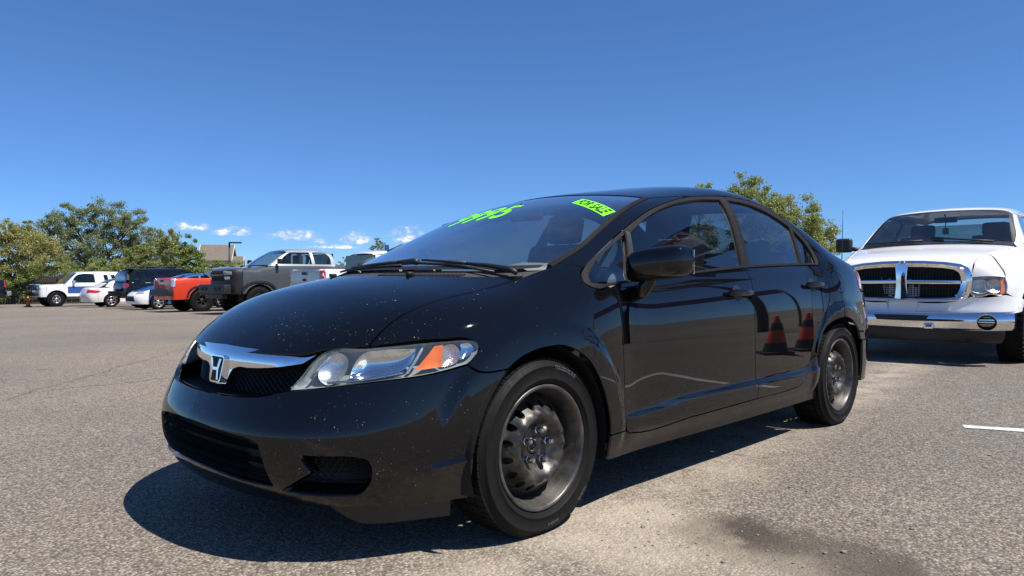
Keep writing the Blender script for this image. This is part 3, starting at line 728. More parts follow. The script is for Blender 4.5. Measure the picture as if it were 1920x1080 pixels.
def sedan_wheels():
    ty = tyre_mb().mesh('tyre'); rm = steel_wheel_mb().mesh('rim')
    ln = MB(); ln.lathe([(.0, .040), (.008, .039), (.0115, .033), (.0115, .016), (.0145, .013), (.0145, 0)], 6, 'y', smooth=False)
    ln.lathe([(.0045, .030), (.0045, .034), (0, .035)], 8, 'y'); lm = ln.mesh('lug_nut')
    hb = MB(); hb.lathe([(.031, .030), (.030, .044), (.024, .046), (.020, .036), (.012, .036), (.010, .046), (0, .048)], 24, 'y'); hm = hb.mesh('hub')
    ltms = []
    words = [('TOURING A/S', 112, .020, .283), ('205/55R16', 262, .013, .272), ('TOURING', 225, .014, .283)]
    for s, a0, sz, rad in words:
        v, f = text_mesh(s, sz, .0006); w = v[:, 0]/rad; rr2 = rad+v[:, 1]; a = R(a0)+w
        lt = MB(); lt.add(np.stack([rr2*np.cos(a), .1025+.0022-.4*np.maximum(rr2-.2875, 0)+v[:, 2]*1.3, rr2*np.sin(a)], 1), f); m_ = lt.mesh('lettering'); m_.materials.append(M['white_ink']); ltms.append(m_)
    for me, mm in ((ty, [M['tyre']]), (rm, [M['steel_barrel'], M['steel_disc']]), (lm, [M['lug']]), (hm, [M['steel_disc']])):
        for k in mm: me.materials.append(k)
    for cx in (0, -2.7):
        for sg in (1, -1):
            yc = (.842 if cx == 0 else .855)-.0965
            o = bpy.data.objects.new('wheel', rm); col.objects.link(o); o.parent = car; o.location = (cx, sg*yc, .305)
            o.rotation_euler = (0, 0., 0 if sg > 0 else math.pi)
            for nm, me in (('tyre', ty), ('hub', hm), ('lettering', ltms[0]), ('lettering', ltms[1]), ('lettering', ltms[2])):
                c = bpy.data.objects.new(nm, me); col.objects.link(c); c.parent = o
            for k in range(5):
                c = bpy.data.objects.new('lug_nut', lm); col.objects.link(c); c.parent = o; a = 2*math.pi*k/5+(1.70 if cx == 0 else 1.2)
                c.location = (.0572*math.cos(a), .044, .0572*math.sin(a))
sedan_wheels()
# wheel housings and floor
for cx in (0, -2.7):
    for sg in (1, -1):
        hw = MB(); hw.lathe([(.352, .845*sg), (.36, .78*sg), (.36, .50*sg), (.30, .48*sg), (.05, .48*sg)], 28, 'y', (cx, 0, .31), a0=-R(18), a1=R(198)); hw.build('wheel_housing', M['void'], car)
fl = MB(); fl.box((-1.35, 0, .215), (1.94, 1.5, .03)); fl.box((-1.5, 0, .25), (3.6, .95, .04)); fl.box((-3.22, 0, .30), (.34, 1.3, .04)); fl.box((.40, 0, .235), (.30, .90, .03)); fl.box((.46, 0, .43), (.20, 1.16, .38)); fl.box((.425, 0, .40), (.13, 1.40, .36))  # last two boxes are added behind the grille to block light leaks
fl.build('floor_and_leak_blocks', M['void'], car)
# ------------------------------------------------------------------ sedan: lamps, grille, trim, glass furniture
def shell(B, chart, outline, depth, step=.012, slope=1.4, base=.006):
    """a bowl sunk behind the body surface: plain mesh"""
    e = curve(outline, step*.7)
    def ext(q, P, N):
        d = dist_to(e, q); m = max(d.max(), 1e-4); k = 1-(1-np.clip(d/m, 0, 1))**2
        return P-N*(base+depth*k)[:, None], N
    p = Panel(B, chart, outline, step=step, gap=0, rim=0, extra=ext)
    mb = MB(); mb.add(p.P, [tuple(map(int, t)) for t in p.f], 0, True); return mb
M['lamp_housing'] = simple('lamp_housing', (.30, .33, .33), .35, .15, var=.15)
M['reflector'] = simple('lamp_reflector', (.80, .82, .83), .10, 1., var=.04)
M['reflector_matt'] = simple('lamp_reflector_matt', (.72, .73, .73), .28, .9, var=.06, scale=150)
M['amber'] = simple('amber_lens', (.90, .17, .004), .35, coat=1., var=.25, scale=120)
M['faceted'] = simple('faceted_reflector', (.62, .5, .46), .25, .75, var=.5, scale=130, bump=.5)
hl = [(.48, .553, 1), (.515, .593), (.547, .642), (.571, .662), (.734, .681), (.827, .688), (1.009, .699), (1.094, .700), (1.127, .692), (1.134, .675), (1.118, .651), (1.083, .626, 1), (.974, .603), (.764, .582), (.592, .564)]
lens_p = Panel(CB, 'nose', nz(hl), step=.03, gap=.003, off=.001, rim=.012)
house = shell(CB, 'nose', nz(hl), .060, .016, base=.010)
bowls = [('reflector', [(.565, .622), (.583, .659), (.625, .672), (.662, .655), (.668, .622), (.650, .590), (.612, .573), (.575, .590)], .028, 'reflector_matt'),
         ('reflector', [(.680, .592, 1), (.692, .640), (.720, .672), (.770, .679), (.905, .682, 1), (.884, .634), (.84, .606), (.746, .590)], .030, 'reflector'),
         ('turn_signal', [(.896, .610, 1), (.938, .652), (.967, .684, 1), (.998, .688, 1), (.990, .618, 1)], .004, 'amber'),
         ('corner_reflector', [(.999, .686, 1), (1.045, .690), (1.062, .668), (1.05, .635), (.992, .619, 1)], .012, 'faceted'),
         ('corner_reflector', [(1.066, .692, 1), (1.105, .692), (1.118, .675), (1.10, .655), (1.058, .640, 1)], .008, 'reflector')]
bz = [(nm, shell(CB, 'nose', nz(o), d, .010, base=.016 if nm != 'turn_signal' else .005), mt) for nm, o, d, mt in bowls]
rib = strip(CB, 'nose', nz([(.545, .590), (.585, .648), (.62, .675)]), .006, -.016, .004, .01)
rib2 = strip(CB, 'nose', nz([(.61, .578), (.75, .590), (.86, .607)]), .006, -.014, .004, .01)
rib3 = strip(CB, 'nose', nz([(.872, .603), (.905, .648), (.928, .686)]), .010, -.016, .005, .01)
bulb = MB(); bulb.lathe([(0, .05), (.008, .048), (.010, .03), (.010, 0)], 12, 'x')
for mi in (0, 1):
    f = mirrored if mi else (lambda m: m)
    h = f(house).build('headlight', M['lamp_housing'], car)
    link('lens', lens_p.mesh('lens', bool(mi)), h, M['clear'])
    for nm, mb, mt in bz: f(mb).build(nm, M[mt], h)
    for r_ in (rib, rib2, rib3): f(r_).build('lamp_rib', M['reflector_matt'], h, 40)
def plain_mb(p):
    m = MB(); m.add(p.P, [tuple(map(int, t)) for t in p.f], 0, True); return m
# --- grille
class GrilleSurf(Body):
    def __init__(s): pass
    front_x = 1.6
    def __call__(s, x, y, z): return x-(.778-.48*y*y-(z-.583)*.15)
GS = GrilleSurf()
bar_half = [(0, .668, 1), (.15, .664), (.26, .661), (.37, .660), (.462, .659, 1), (.44, .642), (.415, .625, 1), (.346, .613), (.269, .604), (.185, .599), (.12, .597), (.095, .588), (.078, .570), (.062, .535, 1), (0, .530, 1)]
def bar_ext(q, P, N):
    k = np.clip((.668-q[:, 1])/.07, 0, 1); y = np.abs(q[:, 0])
    P = P+np.array([[1., 0, 0]])*(.012*np.sin(np.clip(k, 0, 1)*math.pi*.75)*np.clip((.47-y)/.12, 0, 1))[:, None]; return P, N
gp = Panel(GS, 'front', bar_half, step=.014, sym=True, gap=0, rim=0, extra=bar_ext)
mb = MB(); mb.add(gp.P, [tuple(map(int, t)) for t in gp.f], 0, True)
grille = link('grille', bpy.data.meshes.new('grille'), car)
bk = MB(); bk.add([(.62-.3*y*y, y, z) for y in np.linspace(-.56, .56, 17) for z in (.47, .68)], [(2*i, 2*i+1, 2*i+3, 2*i+2) for i in range(16)], 0, True)
grille.data = bk.mesh('grille'); grille.data.materials.append(M['void'])
bar = mb.build('chrome_bar', M['chrome'], grille)
def gpt(y, z, d=0.): return (.778-.48*y*y-(z-.583)*.15+d, y, z)
ms = MB()
for k in range(-34, 35):
    for dr in (1, -1):
        y0 = k*.026; L = []
        for j in range(0, 9):
            z = .512+j*.012; y = y0+dr*(j*.012)*1.25
            if abs(y) < .44-.5*max(0, z-.60): L.append(gpt(y, z, -.022-(.002 if dr > 0 else 0)))
        if len(L) > 1: ms.tube(L, .0022, 4, smooth=False)
tag(ms.build('mesh_insert', M['trim_dark'], grille), kind='stuff')
# emblem: rounded frame with a letter H
em = MB(); EO = .022
def plate(poly, d0, d1):
    em.prism([gpt(y, z, d0) for y, z in poly], (d1-d0, 0, 0))
def ring(o, i, d0, d1):
    n = len(o)
    V = [gpt(*q, d1) for q in o]+[gpt(*q, d1) for q in i]+[gpt(*q, d0) for q in o]+[gpt(*q, d0) for q in i]
    em.add(V, [(k, (k+1) % n, n+(k+1) % n, n+k) for k in range(n)]+[(k, (k+1) % n, 2*n+(k+1) % n, 2*n+k) for k in range(n)]+[(n+k, n+(k+1) % n, 3*n+(k+1) % n, 3*n+k) for k in range(n)])
def trap(w1, w2, z1, z2, r):
    pts = []; C = [(-w2, z2), (w2, z2), (w1, z1), (-w1, z1)]; C = [np.array(c) for c in C]
    for i in range(4):
        p0, p1, p2 = C[i-1], C[i], C[(i+1) % 4]; a = p1+(p0-p1)/np.linalg.norm(p0-p1)*r; b = p1+(p2-p1)/np.linalg.norm(p2-p1)*r
        for t in np.linspace(0, 1, 6): pts.append(tuple((1-t)**2*a+2*t*(1-t)*p1+t*t*b))
    return pts
ring(trap(.043, .056, .536, .632, .018), trap(.037, .050, .542, .626, .014), EO-.022, EO)
for s in (1, -1):
    plate([(s*.042, .620), (s*.027, .620), (s*.017, .592), (s*.017, .579), (s*.021, .548), (s*.032, .548), (s*.028, .584)][::s], EO-.006, EO+.004)
plate([(-.018, .590), (.018, .590), (.018, .580), (-.018, .580)], EO-.006, EO+.0035)
em.build('emblem', M['chrome'], bar, 30)
eb = MB(); eb.prism([gpt(y, z, EO-.012) for y, z in trap(.039, .052, .540, .628, .015)], (.006, 0, 0)); eb.build('emblem_plate', M['trim_dark'], bar)
# --- lower intake
lo = MB(); p_ = Panel(CB, 'nose', nz([(-.475, .43, 1), (0, .44), (.475, .43, 1), (.475, .225, 1), (0, .23), (-.475, .225, 1)]), step=.04, gap=0, rim=0, extra=lambda q, P, N: (P-N*(.085-.060*sstep((np.abs(q[:, 0]/NR)-.24)/.12))[:, None], N))
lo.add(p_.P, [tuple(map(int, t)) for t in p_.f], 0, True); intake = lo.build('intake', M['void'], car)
for z0, w in ((.378, .006), (.338, .009), (.302, .006), (.275, .005)):
    strip(CB, 'nose', nz([(-.44, z0-.012), (-.2, z0), (0, z0+.004), (.2, z0), (.44, z0-.012)]), w, -.045, .006, .04).build('slat', M['trim_dark'], intake, 40)
bb_ = MB(); ys_ = np.linspace(-.58, .58, 25); V = []
for y in ys_:
    xo = float(chart_points(CB, 'front', np.array([(y, .47)]))[0, 0])-.03
    for x, z in ((xo, .50), (xo, .44), (.50, .44), (.50, .50)): V.append((x, y, z))
bb_.add(V, [(i*4+j, i*4+(j+1) % 4, (i+1)*4+(j+1) % 4, (i+1)*4+j) for i in range(24) for j in range(4)]); bb_.build('nose_light_baffle', M['void'], car)  # unseen shelf added to block sunlight leaking through the nose onto the ground
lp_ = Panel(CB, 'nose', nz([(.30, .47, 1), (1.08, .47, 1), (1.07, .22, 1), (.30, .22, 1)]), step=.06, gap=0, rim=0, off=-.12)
pair('bumper_leak_panel', plain_mb(lp_), M['void'], car)  # dark panels added behind the skin to block bright leaks through the openings
# --- fog-lamp recess: inner pad and honeycomb
for mi in (0, 1):
    f = mirrored if mi else (lambda m: m)
    fb = shell(CB, 'nose', nz([(.40, .366, 1), (.56, .363), (.765, .352, 1), (.765, .235, 1), (.56, .226), (.45, .242, 1)]), .02, .02, base=.075)
    fr = f(fb).build('fog_recess', M['void'], car)
    fa_ = np.linspace(.44, .80, 13); Pf = chart_points(CB, 'nose', np.array([(a*NR, .226) for a in fa_])); ff = MB(); V = []
    for a, q in zip(fa_, Pf):
        for d in (-.006, -.16): V.append((q[0]+d*math.cos(a), q[1]+d*math.sin(a), .224))
    ff.add(V, [(2*i_, 2*i_+1, 2*i_+3, 2*i_+2) for i_ in range(12)]); f(ff).build('fog_floor', M['void'], fr)
    hx = MB()
    for r_ in range(5):
        for c_ in range(8):
            a0 = .572+c_*.026+(r_ % 2)*.013; z0 = .342-r_*.017
            if a0 < .765: 
                P0 = chart_points(CB, 'nose', np.array([(a*NR, z) for a, z in ((a0-.011, z0), (a0, z0+.010), (a0+.011, z0), (a0, z0-.010))])); N0 = CB.grad(P0); P0 = P0-N0*.055
                hx.tube([tuple(k) for k in P0]+[tuple(P0[0])], .0028, 4, cap=False, smooth=False)
    tag(f(hx).build('honeycomb', M['trim_dark'], fr), kind='stuff')
# --- air deflectors under the bumper, ahead of the wheels
ad = MB(); aa = np.linspace(.50, 1.03, 21); V = []
for k, a in enumerate(aa):
    P0 = chart_points(CB, 'nose', np.array([(a*NR, .205)]))[0]; D = np.array([math.cos(a), math.sin(a), 0]); lo_ = .195-.078*sstep((a-.50)/.26)
    for d, z in ((-.035, .21), (-.045, .18 if lo_ < .18 else lo_), (-.058, lo_), (-.064, lo_), (-.07, .21)): V.append(P0+D*d+np.array([0, 0, z-.205]))
ad.add(V, [(5*i+j, 5*i+j+1, 5*i+j+6, 5*i+j+5) for i in range(20) for j in range(4)]+[(0, 1, 2, 3, 4), tuple(range(100, 105))], 0, True)
pair('air_deflector', ad, M['trim_dark'], car, 40)
cl_ = curve(nz([(.85, .305), (.97, .322), (1.092, .343)]), .012, False); cr_ = MB(); V = []
for k, q in enumerate(cl_):
    w = (k/(len(cl_)-1))**.8; P0 = chart_points(CB, 'nose', np.array([q, q-[0, .018], q-[0, .075]])); N0 = CB.grad(P0)
    for p_, n_, o_ in zip(P0, N0, (-.001, .011*w, -.001)): V.append(p_+n_*o_)
n_ = len(cl_); cr_.add(V, [(3*i_+j_, 3*i_+j_+1, 3*i_+j_+4, 3*i_+j_+3) for i_ in range(n_-1) for j_ in range(2)], 0, True)
pair('bumper_crease', cr_, BP, car, 30)
# --- cowl, wipers, mouldings
cowl = [(.185, 0, 1), (.170, .17), (.120, .34), (.045, .49), (-.035, .60), (-.095, .664, 1), (-.19, .688, 1), (-.115, .585), (-.035, .42), (.03, .20), (.05, 0, 1)]
put('cowl', Panel(CB, 'top', cowl, sym=True, step=.03, off=-.012, rim=.01), M['grey_plastic'], car)
dk = Panel(CB, 'top', [(.08, 0, 1), (.06, .20), (-.01, .42), (-.09, .585), (-.165, .672, 1), (-.20, .672, 1), (-.14, .585), (-.06, .42), (.0, .20), (.02, 0, 1)], sym=True, step=.03, off=.001, rim=0)
put('glass_border', dk, M['trim_dark'], car)
def on(B, L, d):
    P = B.topz([q[:2] for q in L]); return [tuple(k) for k in P+B.grad(P)*d]
vent = MB()
for k in range(24):
    y = .06+k*.0165; x = .155-.55*max(0, y-.1)**1.6
    q = on(CB, [(x, y), (x-.045, y+.004)], -.006); vent.tube(q, .003, 4)
tag(vent.build('cowl_vents', M['void'], car), kind='stuff')
w1 = MB(); P_ = on(CB, [(-.062, .645), (-.072, .60), (-.055, .50), (-.035, .40)], .016); w1.tube(P_, [.010, .011, .009, .006], 8); w1.tube(on(CB, [(-.035, .40), (-.02, .28), (-.02, .14)], .018), [.008, .006, .005], 6)
wp = w1.build('wiper_arm', M['trim_dark'], car)
b1 = MB(); b1.tube(on(CB, [(-.03, .56), (-.02, .36), (-.005, .12), (.02, -.06)], .009), .0055, 6); b1.build('wiper_blade', M['trim_dark'], wp)
w2 = MB(); w2.tube(on(CB, [(-.005, .125), (-.01, .09), (.005, .0)], .014), [.014, .014, .008], 8); w2.tube(on(CB, [(.005, .0), (.03, -.16), (.0, -.36)], .016), [.009, .007, .005], 6)
wp2 = w2.build('wiper_arm', M['trim_dark'], car)
b2 = MB(); b2.tube(on(CB, [(.03, .06), (.03, -.2), (-.03, -.45), (-.09, -.60)], .008), .0055, 6); b2.build('wiper_blade', M['trim_dark'], wp2)
nozz = MB()
for y in (.26, -.30): nozz.rbox(on(CB, [(.14, y)], .006)[0], (.03, .022, .016), .005)
tag(nozz.build('washer_nozzles', M['trim_dark'], car), kind='stuff')
mo = strip(CB, 'top', [(-.20, .690), (-.32, .688), (-.568, .646), (-.83, .592), (-1.085, .532)], .024, .002, .004)
mo.build('pillar_moulding', M['trim'], car, 40)
mirrored(strip(CB, 'top', [(-.20, .690), (-.32, .688), (-.568, .646), (-.83, .592), (-1.085, .532)], .030, -.004, .002)).build('pillar_channel', M['void'], car, 40)
for x, y in ((-.30, -.686), (-.47, -.660), (-.80, -.596)):
    q = on(CB, [(x+.045, y-.006), (x-.045, y+.004)], .004); c_ = MB(); c_.tube(q, .011, 6); c_.build('moulding_clip', M['grey_plastic'], car)
# belt moulding and door-gap bars
pair('belt_moulding', strip(CB, 'side', [(-.615, .894), (-.95, .915), (-1.616, .957), (-2.1, .974), (-2.51, .982)], .016, .002, .005), M['trim'], car)
pair('pillar_trim', strip(CB, 'side', [(-1.742, 1.345), (-1.70, 1.2), (-1.655, 1.06), (-1.622, .962)], .008, -.004, .001), M['void'], car)
pair('pillar_trim', strip(CB, 'side', [(-.703, 1.100), (-.66, 1.0), (-.612, .900)], .034, .000, .006), M['trim_dark'], car)
# --- door handles with cups
for xa, xb, z0 in ((-1.315, -1.555, .826), (-2.235, -2.470, .860)):
    xm = (xa*.55+xb*.45); L = [(xm+.050*math.cos(t), z0+.038*math.sin(t)) for t in np.linspace(0, 2*math.pi, 25)[:-1]]
    cup = shell(CB, 'side', L, -.001, .01, base=-.0015)
    for mi in (0, 1):
        f = mirrored if mi else (lambda m: m)
        P0 = chart_points(CB, 'side', np.array([(xa+(xb-xa)*t, z0+.004*math.sin(math.pi*t)) for t in np.linspace(0, 1, 9)]))
        o_ = [.008, .024, .034, .038, .039, .037, .032, .022, .008]; P0[:, 1] += o_
        hb = MB(); hb.tube([tuple(k) for k in P0], [.012, .017, .018, .018, .018, .018, .018, .017, .011], 10)
        hb.v = [(x, (y-P0[4, 1])*.62+P0[4, 1]-.006, z) for x, y, z in hb.v]
        ho = f(hb).build('door_handle', M['black_gloss'] if 'black_gloss' in M else BP, car)
        f(cup).build('handle_cup', M['trim_dark'], ho)
# --- mirrors
def mirror_mb():
    mb = MB(); n, m = 20, 14; V = []; cx, cy, cz = -.575, .950, .958
    for i in range(n+1):
        u = -1+2*i/n           # along y
        for j in range(m):
            t = 2*math.pi*j/m; ey = np.sign(u)*abs(u)**1.0
            wz = .067*(1-abs(u)**5.)**.40; wx = .085*(1-abs(u)**4.0)**.45
            zc_ = cz+.012*u-.010*(u < 0)*u*u; c, s_ = math.cos(t), math.sin(t)
            sx = np.sign(c)*abs(c)**.6*(wx if c > 0 else .030*(1-abs(u)**4)**.5); sz = np.sign(s_)*abs(s_)**.55*wz
            V.append((cx+sx-.035*u, cy+.128*u, zc_+sz))
    F = [(i*m+j, i*m+(j+1) % m, (i+1)*m+(j+1) % m, (i+1)*m+j) for i in range(n) for j in range(m)]
    mb.add(V, F, 0, True); return mb
mm = mirror_mb()
for mi in (0, 1):
    f = mirrored if mi else (lambda m: m)
    o = f(mm).build('mirror', BP, car); sb = o.modifiers.new('smooth', 'SUBSURF'); sb.levels = 1; sb.render_levels = 2
    ft = MB(); ft.tube([(-.555, .825, .835), (-.56, .872, .850), (-.566, .895, .885), (-.57, .905, .93)], [.034, .032, .030, .030], 12)
    ft.v = [(-.56+(x+.56)*.9, y, z) for x, y, z in ft.v]; f(ft).build('mirror_foot', BP, o)
    gl = MB(); gl.prism([(-.606-.035*u, .952+.118*u, .961+w) for u, w in ((-.9, -.045), (-.9, .045), (.9, .05), (.9, -.045))], (-.004, 0, 0)); f(gl).build('mirror_glass', M['chrome'], o)
# --- price and sale stickers on the windscreen
M['neon'] = simple('neon_green', (.22, .95, .02), .5, var=.04)
M['ink'] = simple('black_ink', (.01, .012, .008), .6)
def bil(c, u, v): c = [np.array(k) for k in c]; return (c[3]*(1-u)+c[2]*u)*(1-v)+(c[0]*(1-u)+c[1]*u)*v
def decal(corners, s, mat, name, par, d=.003, shear=0., bold=0., mg=.06, scale_x=1.):
    v, f = text_mesh(s, 1., 0., shear=shear, bold=bold); lo_, hi_ = v.min(0), v.max(0)
    uu = mg+(1-2*mg)*(v[:, 0]-lo_[0])/(hi_[0]-lo_[0]); vv = mg*1.8+(1-3.6*mg)*(v[:, 1]-lo_[1])/(hi_[1]-lo_[1])
    q = np.array([bil(corners, a, b) for a, b in zip(uu, vv)]); P = CB.topz(q); P = P+CB.grad(P)*d
    mb = MB(); mb.add(P, f); return mb.build(name, mat, par)
sale = [(-.866, .318), (-.768, .585), (-.682, .580), (-.775, .322)]       # top left, top right, bottom right, bottom left
st = MB(); q_ = np.array([bil(sale, a, b) for b in np.linspace(0, 1, 5) for a in np.linspace(0, 1, 9)]); P_ = CB.topz(q_); P_ = P_+CB.grad(P_)*(-.0022)
st.add(P_, [(i*9+j, i*9+j+1, (i+1)*9+j+1, (i+1)*9+j) for i in range(4) for j in range(8)], 0, True)
so = st.build('sale_sticker', M['neon'], windshield); decal(sale, 'FOR SALE', M['ink'], 'sale_lettering', windshield, -.0014, shear=.25, bold=.03, mg=.05)
decal([(-.69, -.31), (-.735, .05), (-.54, .075), (-.50, -.29)], '9995', M['neon'], 'price_lettering', windshield, -.0022, shear=.12, bold=.018, mg=.0)
# --- cabin
def cabin():
    d = MB(); V = []; ys = np.linspace(-.68, .68, 15)
    prof = [(.02, .84), (-.10, .885), (-.28, .905), (-.42, .895), (-.50, .86), (-.53, .72), (-.48, .55)]
    for y in ys:
        for x, z in prof: V.append((x-.10*(y/.68)**2, y, z+.022*math.exp(-((y-.37)/.17)**2)*(x < -.25)))
    n = len(prof); d.add(V, [(i*n+j, i*n+j+1, (i+1)*n+j+1, (i+1)*n+j) for i in range(14) for j in range(n-1)], 0, True)
    d.build('dashboard', M['interior_grey'], car)
    hd = MB(); V = []
    for i, t in enumerate(np.linspace(0, math.pi, 13)):
        for x, r in ((-.30, .8), (-.40, 1.), (-.50, 1.), (-.50, .85)): V.append((x, .37+.19*r*math.cos(t), .885+.085*r*math.sin(t)))
    hd.add(V, [(i*4+j, i*4+j+1, (i+1)*4+j+1, (i+1)*4+j) for i in range(12) for j in range(3)], 0, True); hd.build('instrument_hood', M['interior_grey'], car)
    sw = MB(); rot = Matrix.Rotation(R(-25), 3, 'Y'); L = [rot @ Vector((0, .185*math.cos(t), .185*math.sin(t)))+Vector((-.66, .37, .86)) for t in np.linspace(0, 2*math.pi, 33)]
    sw.tube(L, .016, 8, cap=False); sw.rbox((-.65, .37, .86), (.05, .15, .10), .02, rot=rot); sw.box((-.65, .37, .86), (.015, .34, .03), rot=rot); sw.tube([(-.65, .37, .86), (-.45, .37, .78)], .03)
    sw.build('steering_wheel', M['trim_dark'], car)
    for y in (.37, -.37):
        s = MB(); s.rbox((-1.12, y, .46), (.52, .48, .16), .05, seg=3); s.rbox((-1.42, y, .80), (.14, .46, .62), .055, rot=Matrix.Rotation(R(-17), 3, 'Y'), seg=3)
        so_ = s.build('seat', M['interior'], car, 50)
        h = MB(); h.rbox((-1.535, y, 1.20), (.10, .25, .17), .045, rot=Matrix.Rotation(R(-12), 3, 'Y'), seg=3); h.tube([(-1.51, y-.06, 1.06), (-1.53, y-.06, 1.17)], .007); h.tube([(-1.51, y+.06, 1.06), (-1.53, y+.06, 1.17)], .007); h.build('headrest', M['interior'], so_, 50)
    s = MB(); s.rbox((-2.1, 0, .47), (.5, 1.25, .18), .05); s.rbox((-2.42, 0, .78), (.14, 1.25, .55), .05, rot=Matrix.Rotation(R(-22), 3, 'Y')); s.build('bench_seat', M['interior'], car, 50)
    for y in (-.35, .35):
        h = MB(); h.rbox((-2.52, y, 1.08), (.09, .26, .13), .04); h.build('headrest', M['interior'], car, 50)
    sh = MB(); sh.box((-2.78, 0, 1.02), (.42, 1.2, .02)); sh.build('parcel_shelf', M['interior'], car)
    rm = MB(); rm.rbox((-.80, 0, 1.225), (.03, .22, .065), .015); rm.tube([(-.80, 0, 1.25), (-.76, 0, 1.275)], .008); rm.build('rear_view_mirror', M['trim_dark'], car, 50)
cabin()
# ------------------------------------------------------------------ a general vehicle surface for the other cars and trucks
class Veh(Body):
    """local frame: x forward from the front axle, y left, z up"""
    def __init__(s, **k):
        d = dict(fa=.12, fb=.25, ra=.06, rb=.2, kfs=.14, kts=.08, krs=.10, kg=.08, ku=.04, gcr=.08, gx0=.5, gx1=-9., zb=.25, arches=(), crown=lambda x, ay: .05*ay*ay, taper=0.)
        d.update(k)
        for n, v in d.items():
            setattr(s, n, Spl(*v) if n in ('yw', 'sec', 'xp', 'xr', 'zc', 'zr', 'yg') else v)
        s.top_z = 2.6
    def lower(s, x, y, z):
        ay = np.sqrt(y*y+1e-6); yy = s.yw(x)+s.sec(z)
        for cx, r, amp in s.arches:
            rr_ = np.hypot(x-cx, z-r*.9); yy = yy+amp*sstep((r*1.42-rr_)/(.30*r))*sstep((z-.2)/.3)
        F = smax(x-(s.xp(z)-s.fa*ay**2-s.fb*ay**4), ay-yy, s.kfs)
        F = smax(F, z-(s.zc(x)-s.crown(x, ay)), s.kts)
        F = smax(F, s.xr(z)+s.ra*ay**2+s.rb*ay**4-x, s.krs)
        return smax(F, s.zb-z, .02)
    def green(s, x, y, z):
        ay = np.sqrt(y*y+1e-6); dz = (s.zr(x+.01)-s.zr(x-.01))/.02
        t = (z-(s.zr(x)-s.gcr*ay**2))/np.sqrt(1+dz*dz)
        F = smax((ay-s.yg(z)+s.taper*(x+1.2)**2)/1.05, t, s.kg)
        return smax(smax(F, x-s.gx0, .02), s.gx1-x, .05)
    def __call__(s, x, y, z):
        return smin(s.lower(x, y, z), s.green(x, y, z), s.ku)
def conv(B, c0, pts, c1):
    """the same seam written in another chart"""
    q = np.array([k[:2] for k in pts], float)
    if c0 in ('nose', 'tail'): q = q*[NOSE_R, 1]
    P = chart_points(B, c0, q); ok = ~np.isnan(P).any(1); out = []
    for v, k, o in zip(P, pts, ok):
        if not o: continue
        if c1 == 'side': r = (v[0], v[2])
        elif c1 == 'top': r = (v[0], v[1])
        elif c1 == 'nose': r = (math.atan2(v[1], v[0]-B.nose_x), v[2])
        elif c1 == 'tail': r = (math.atan2(v[1], -(v[0]-B.tail_x)), v[2])
        out.append((float(r[0]), float(r[1]), *k[2:]))
    return out
def ang(L): return [(a*NOSE_R, b, *r) for a, b, *r in L]
def arch_pts(cx, r, zc, z0, n=9, rev=False):
    """wheel opening from its front foot over the top to its rear foot at height z0"""
    a0 = math.asin(max(-1, min(1, (z0-zc)/r))); A = np.linspace(a0, math.pi-a0, n)
    L = [(cx+r*math.cos(a), zc+r*math.sin(a)) for a in A]; L = [(*L[0], 1)]+L[1:-1]+[(*L[-1], 1)]
    return L[::-1] if rev else L
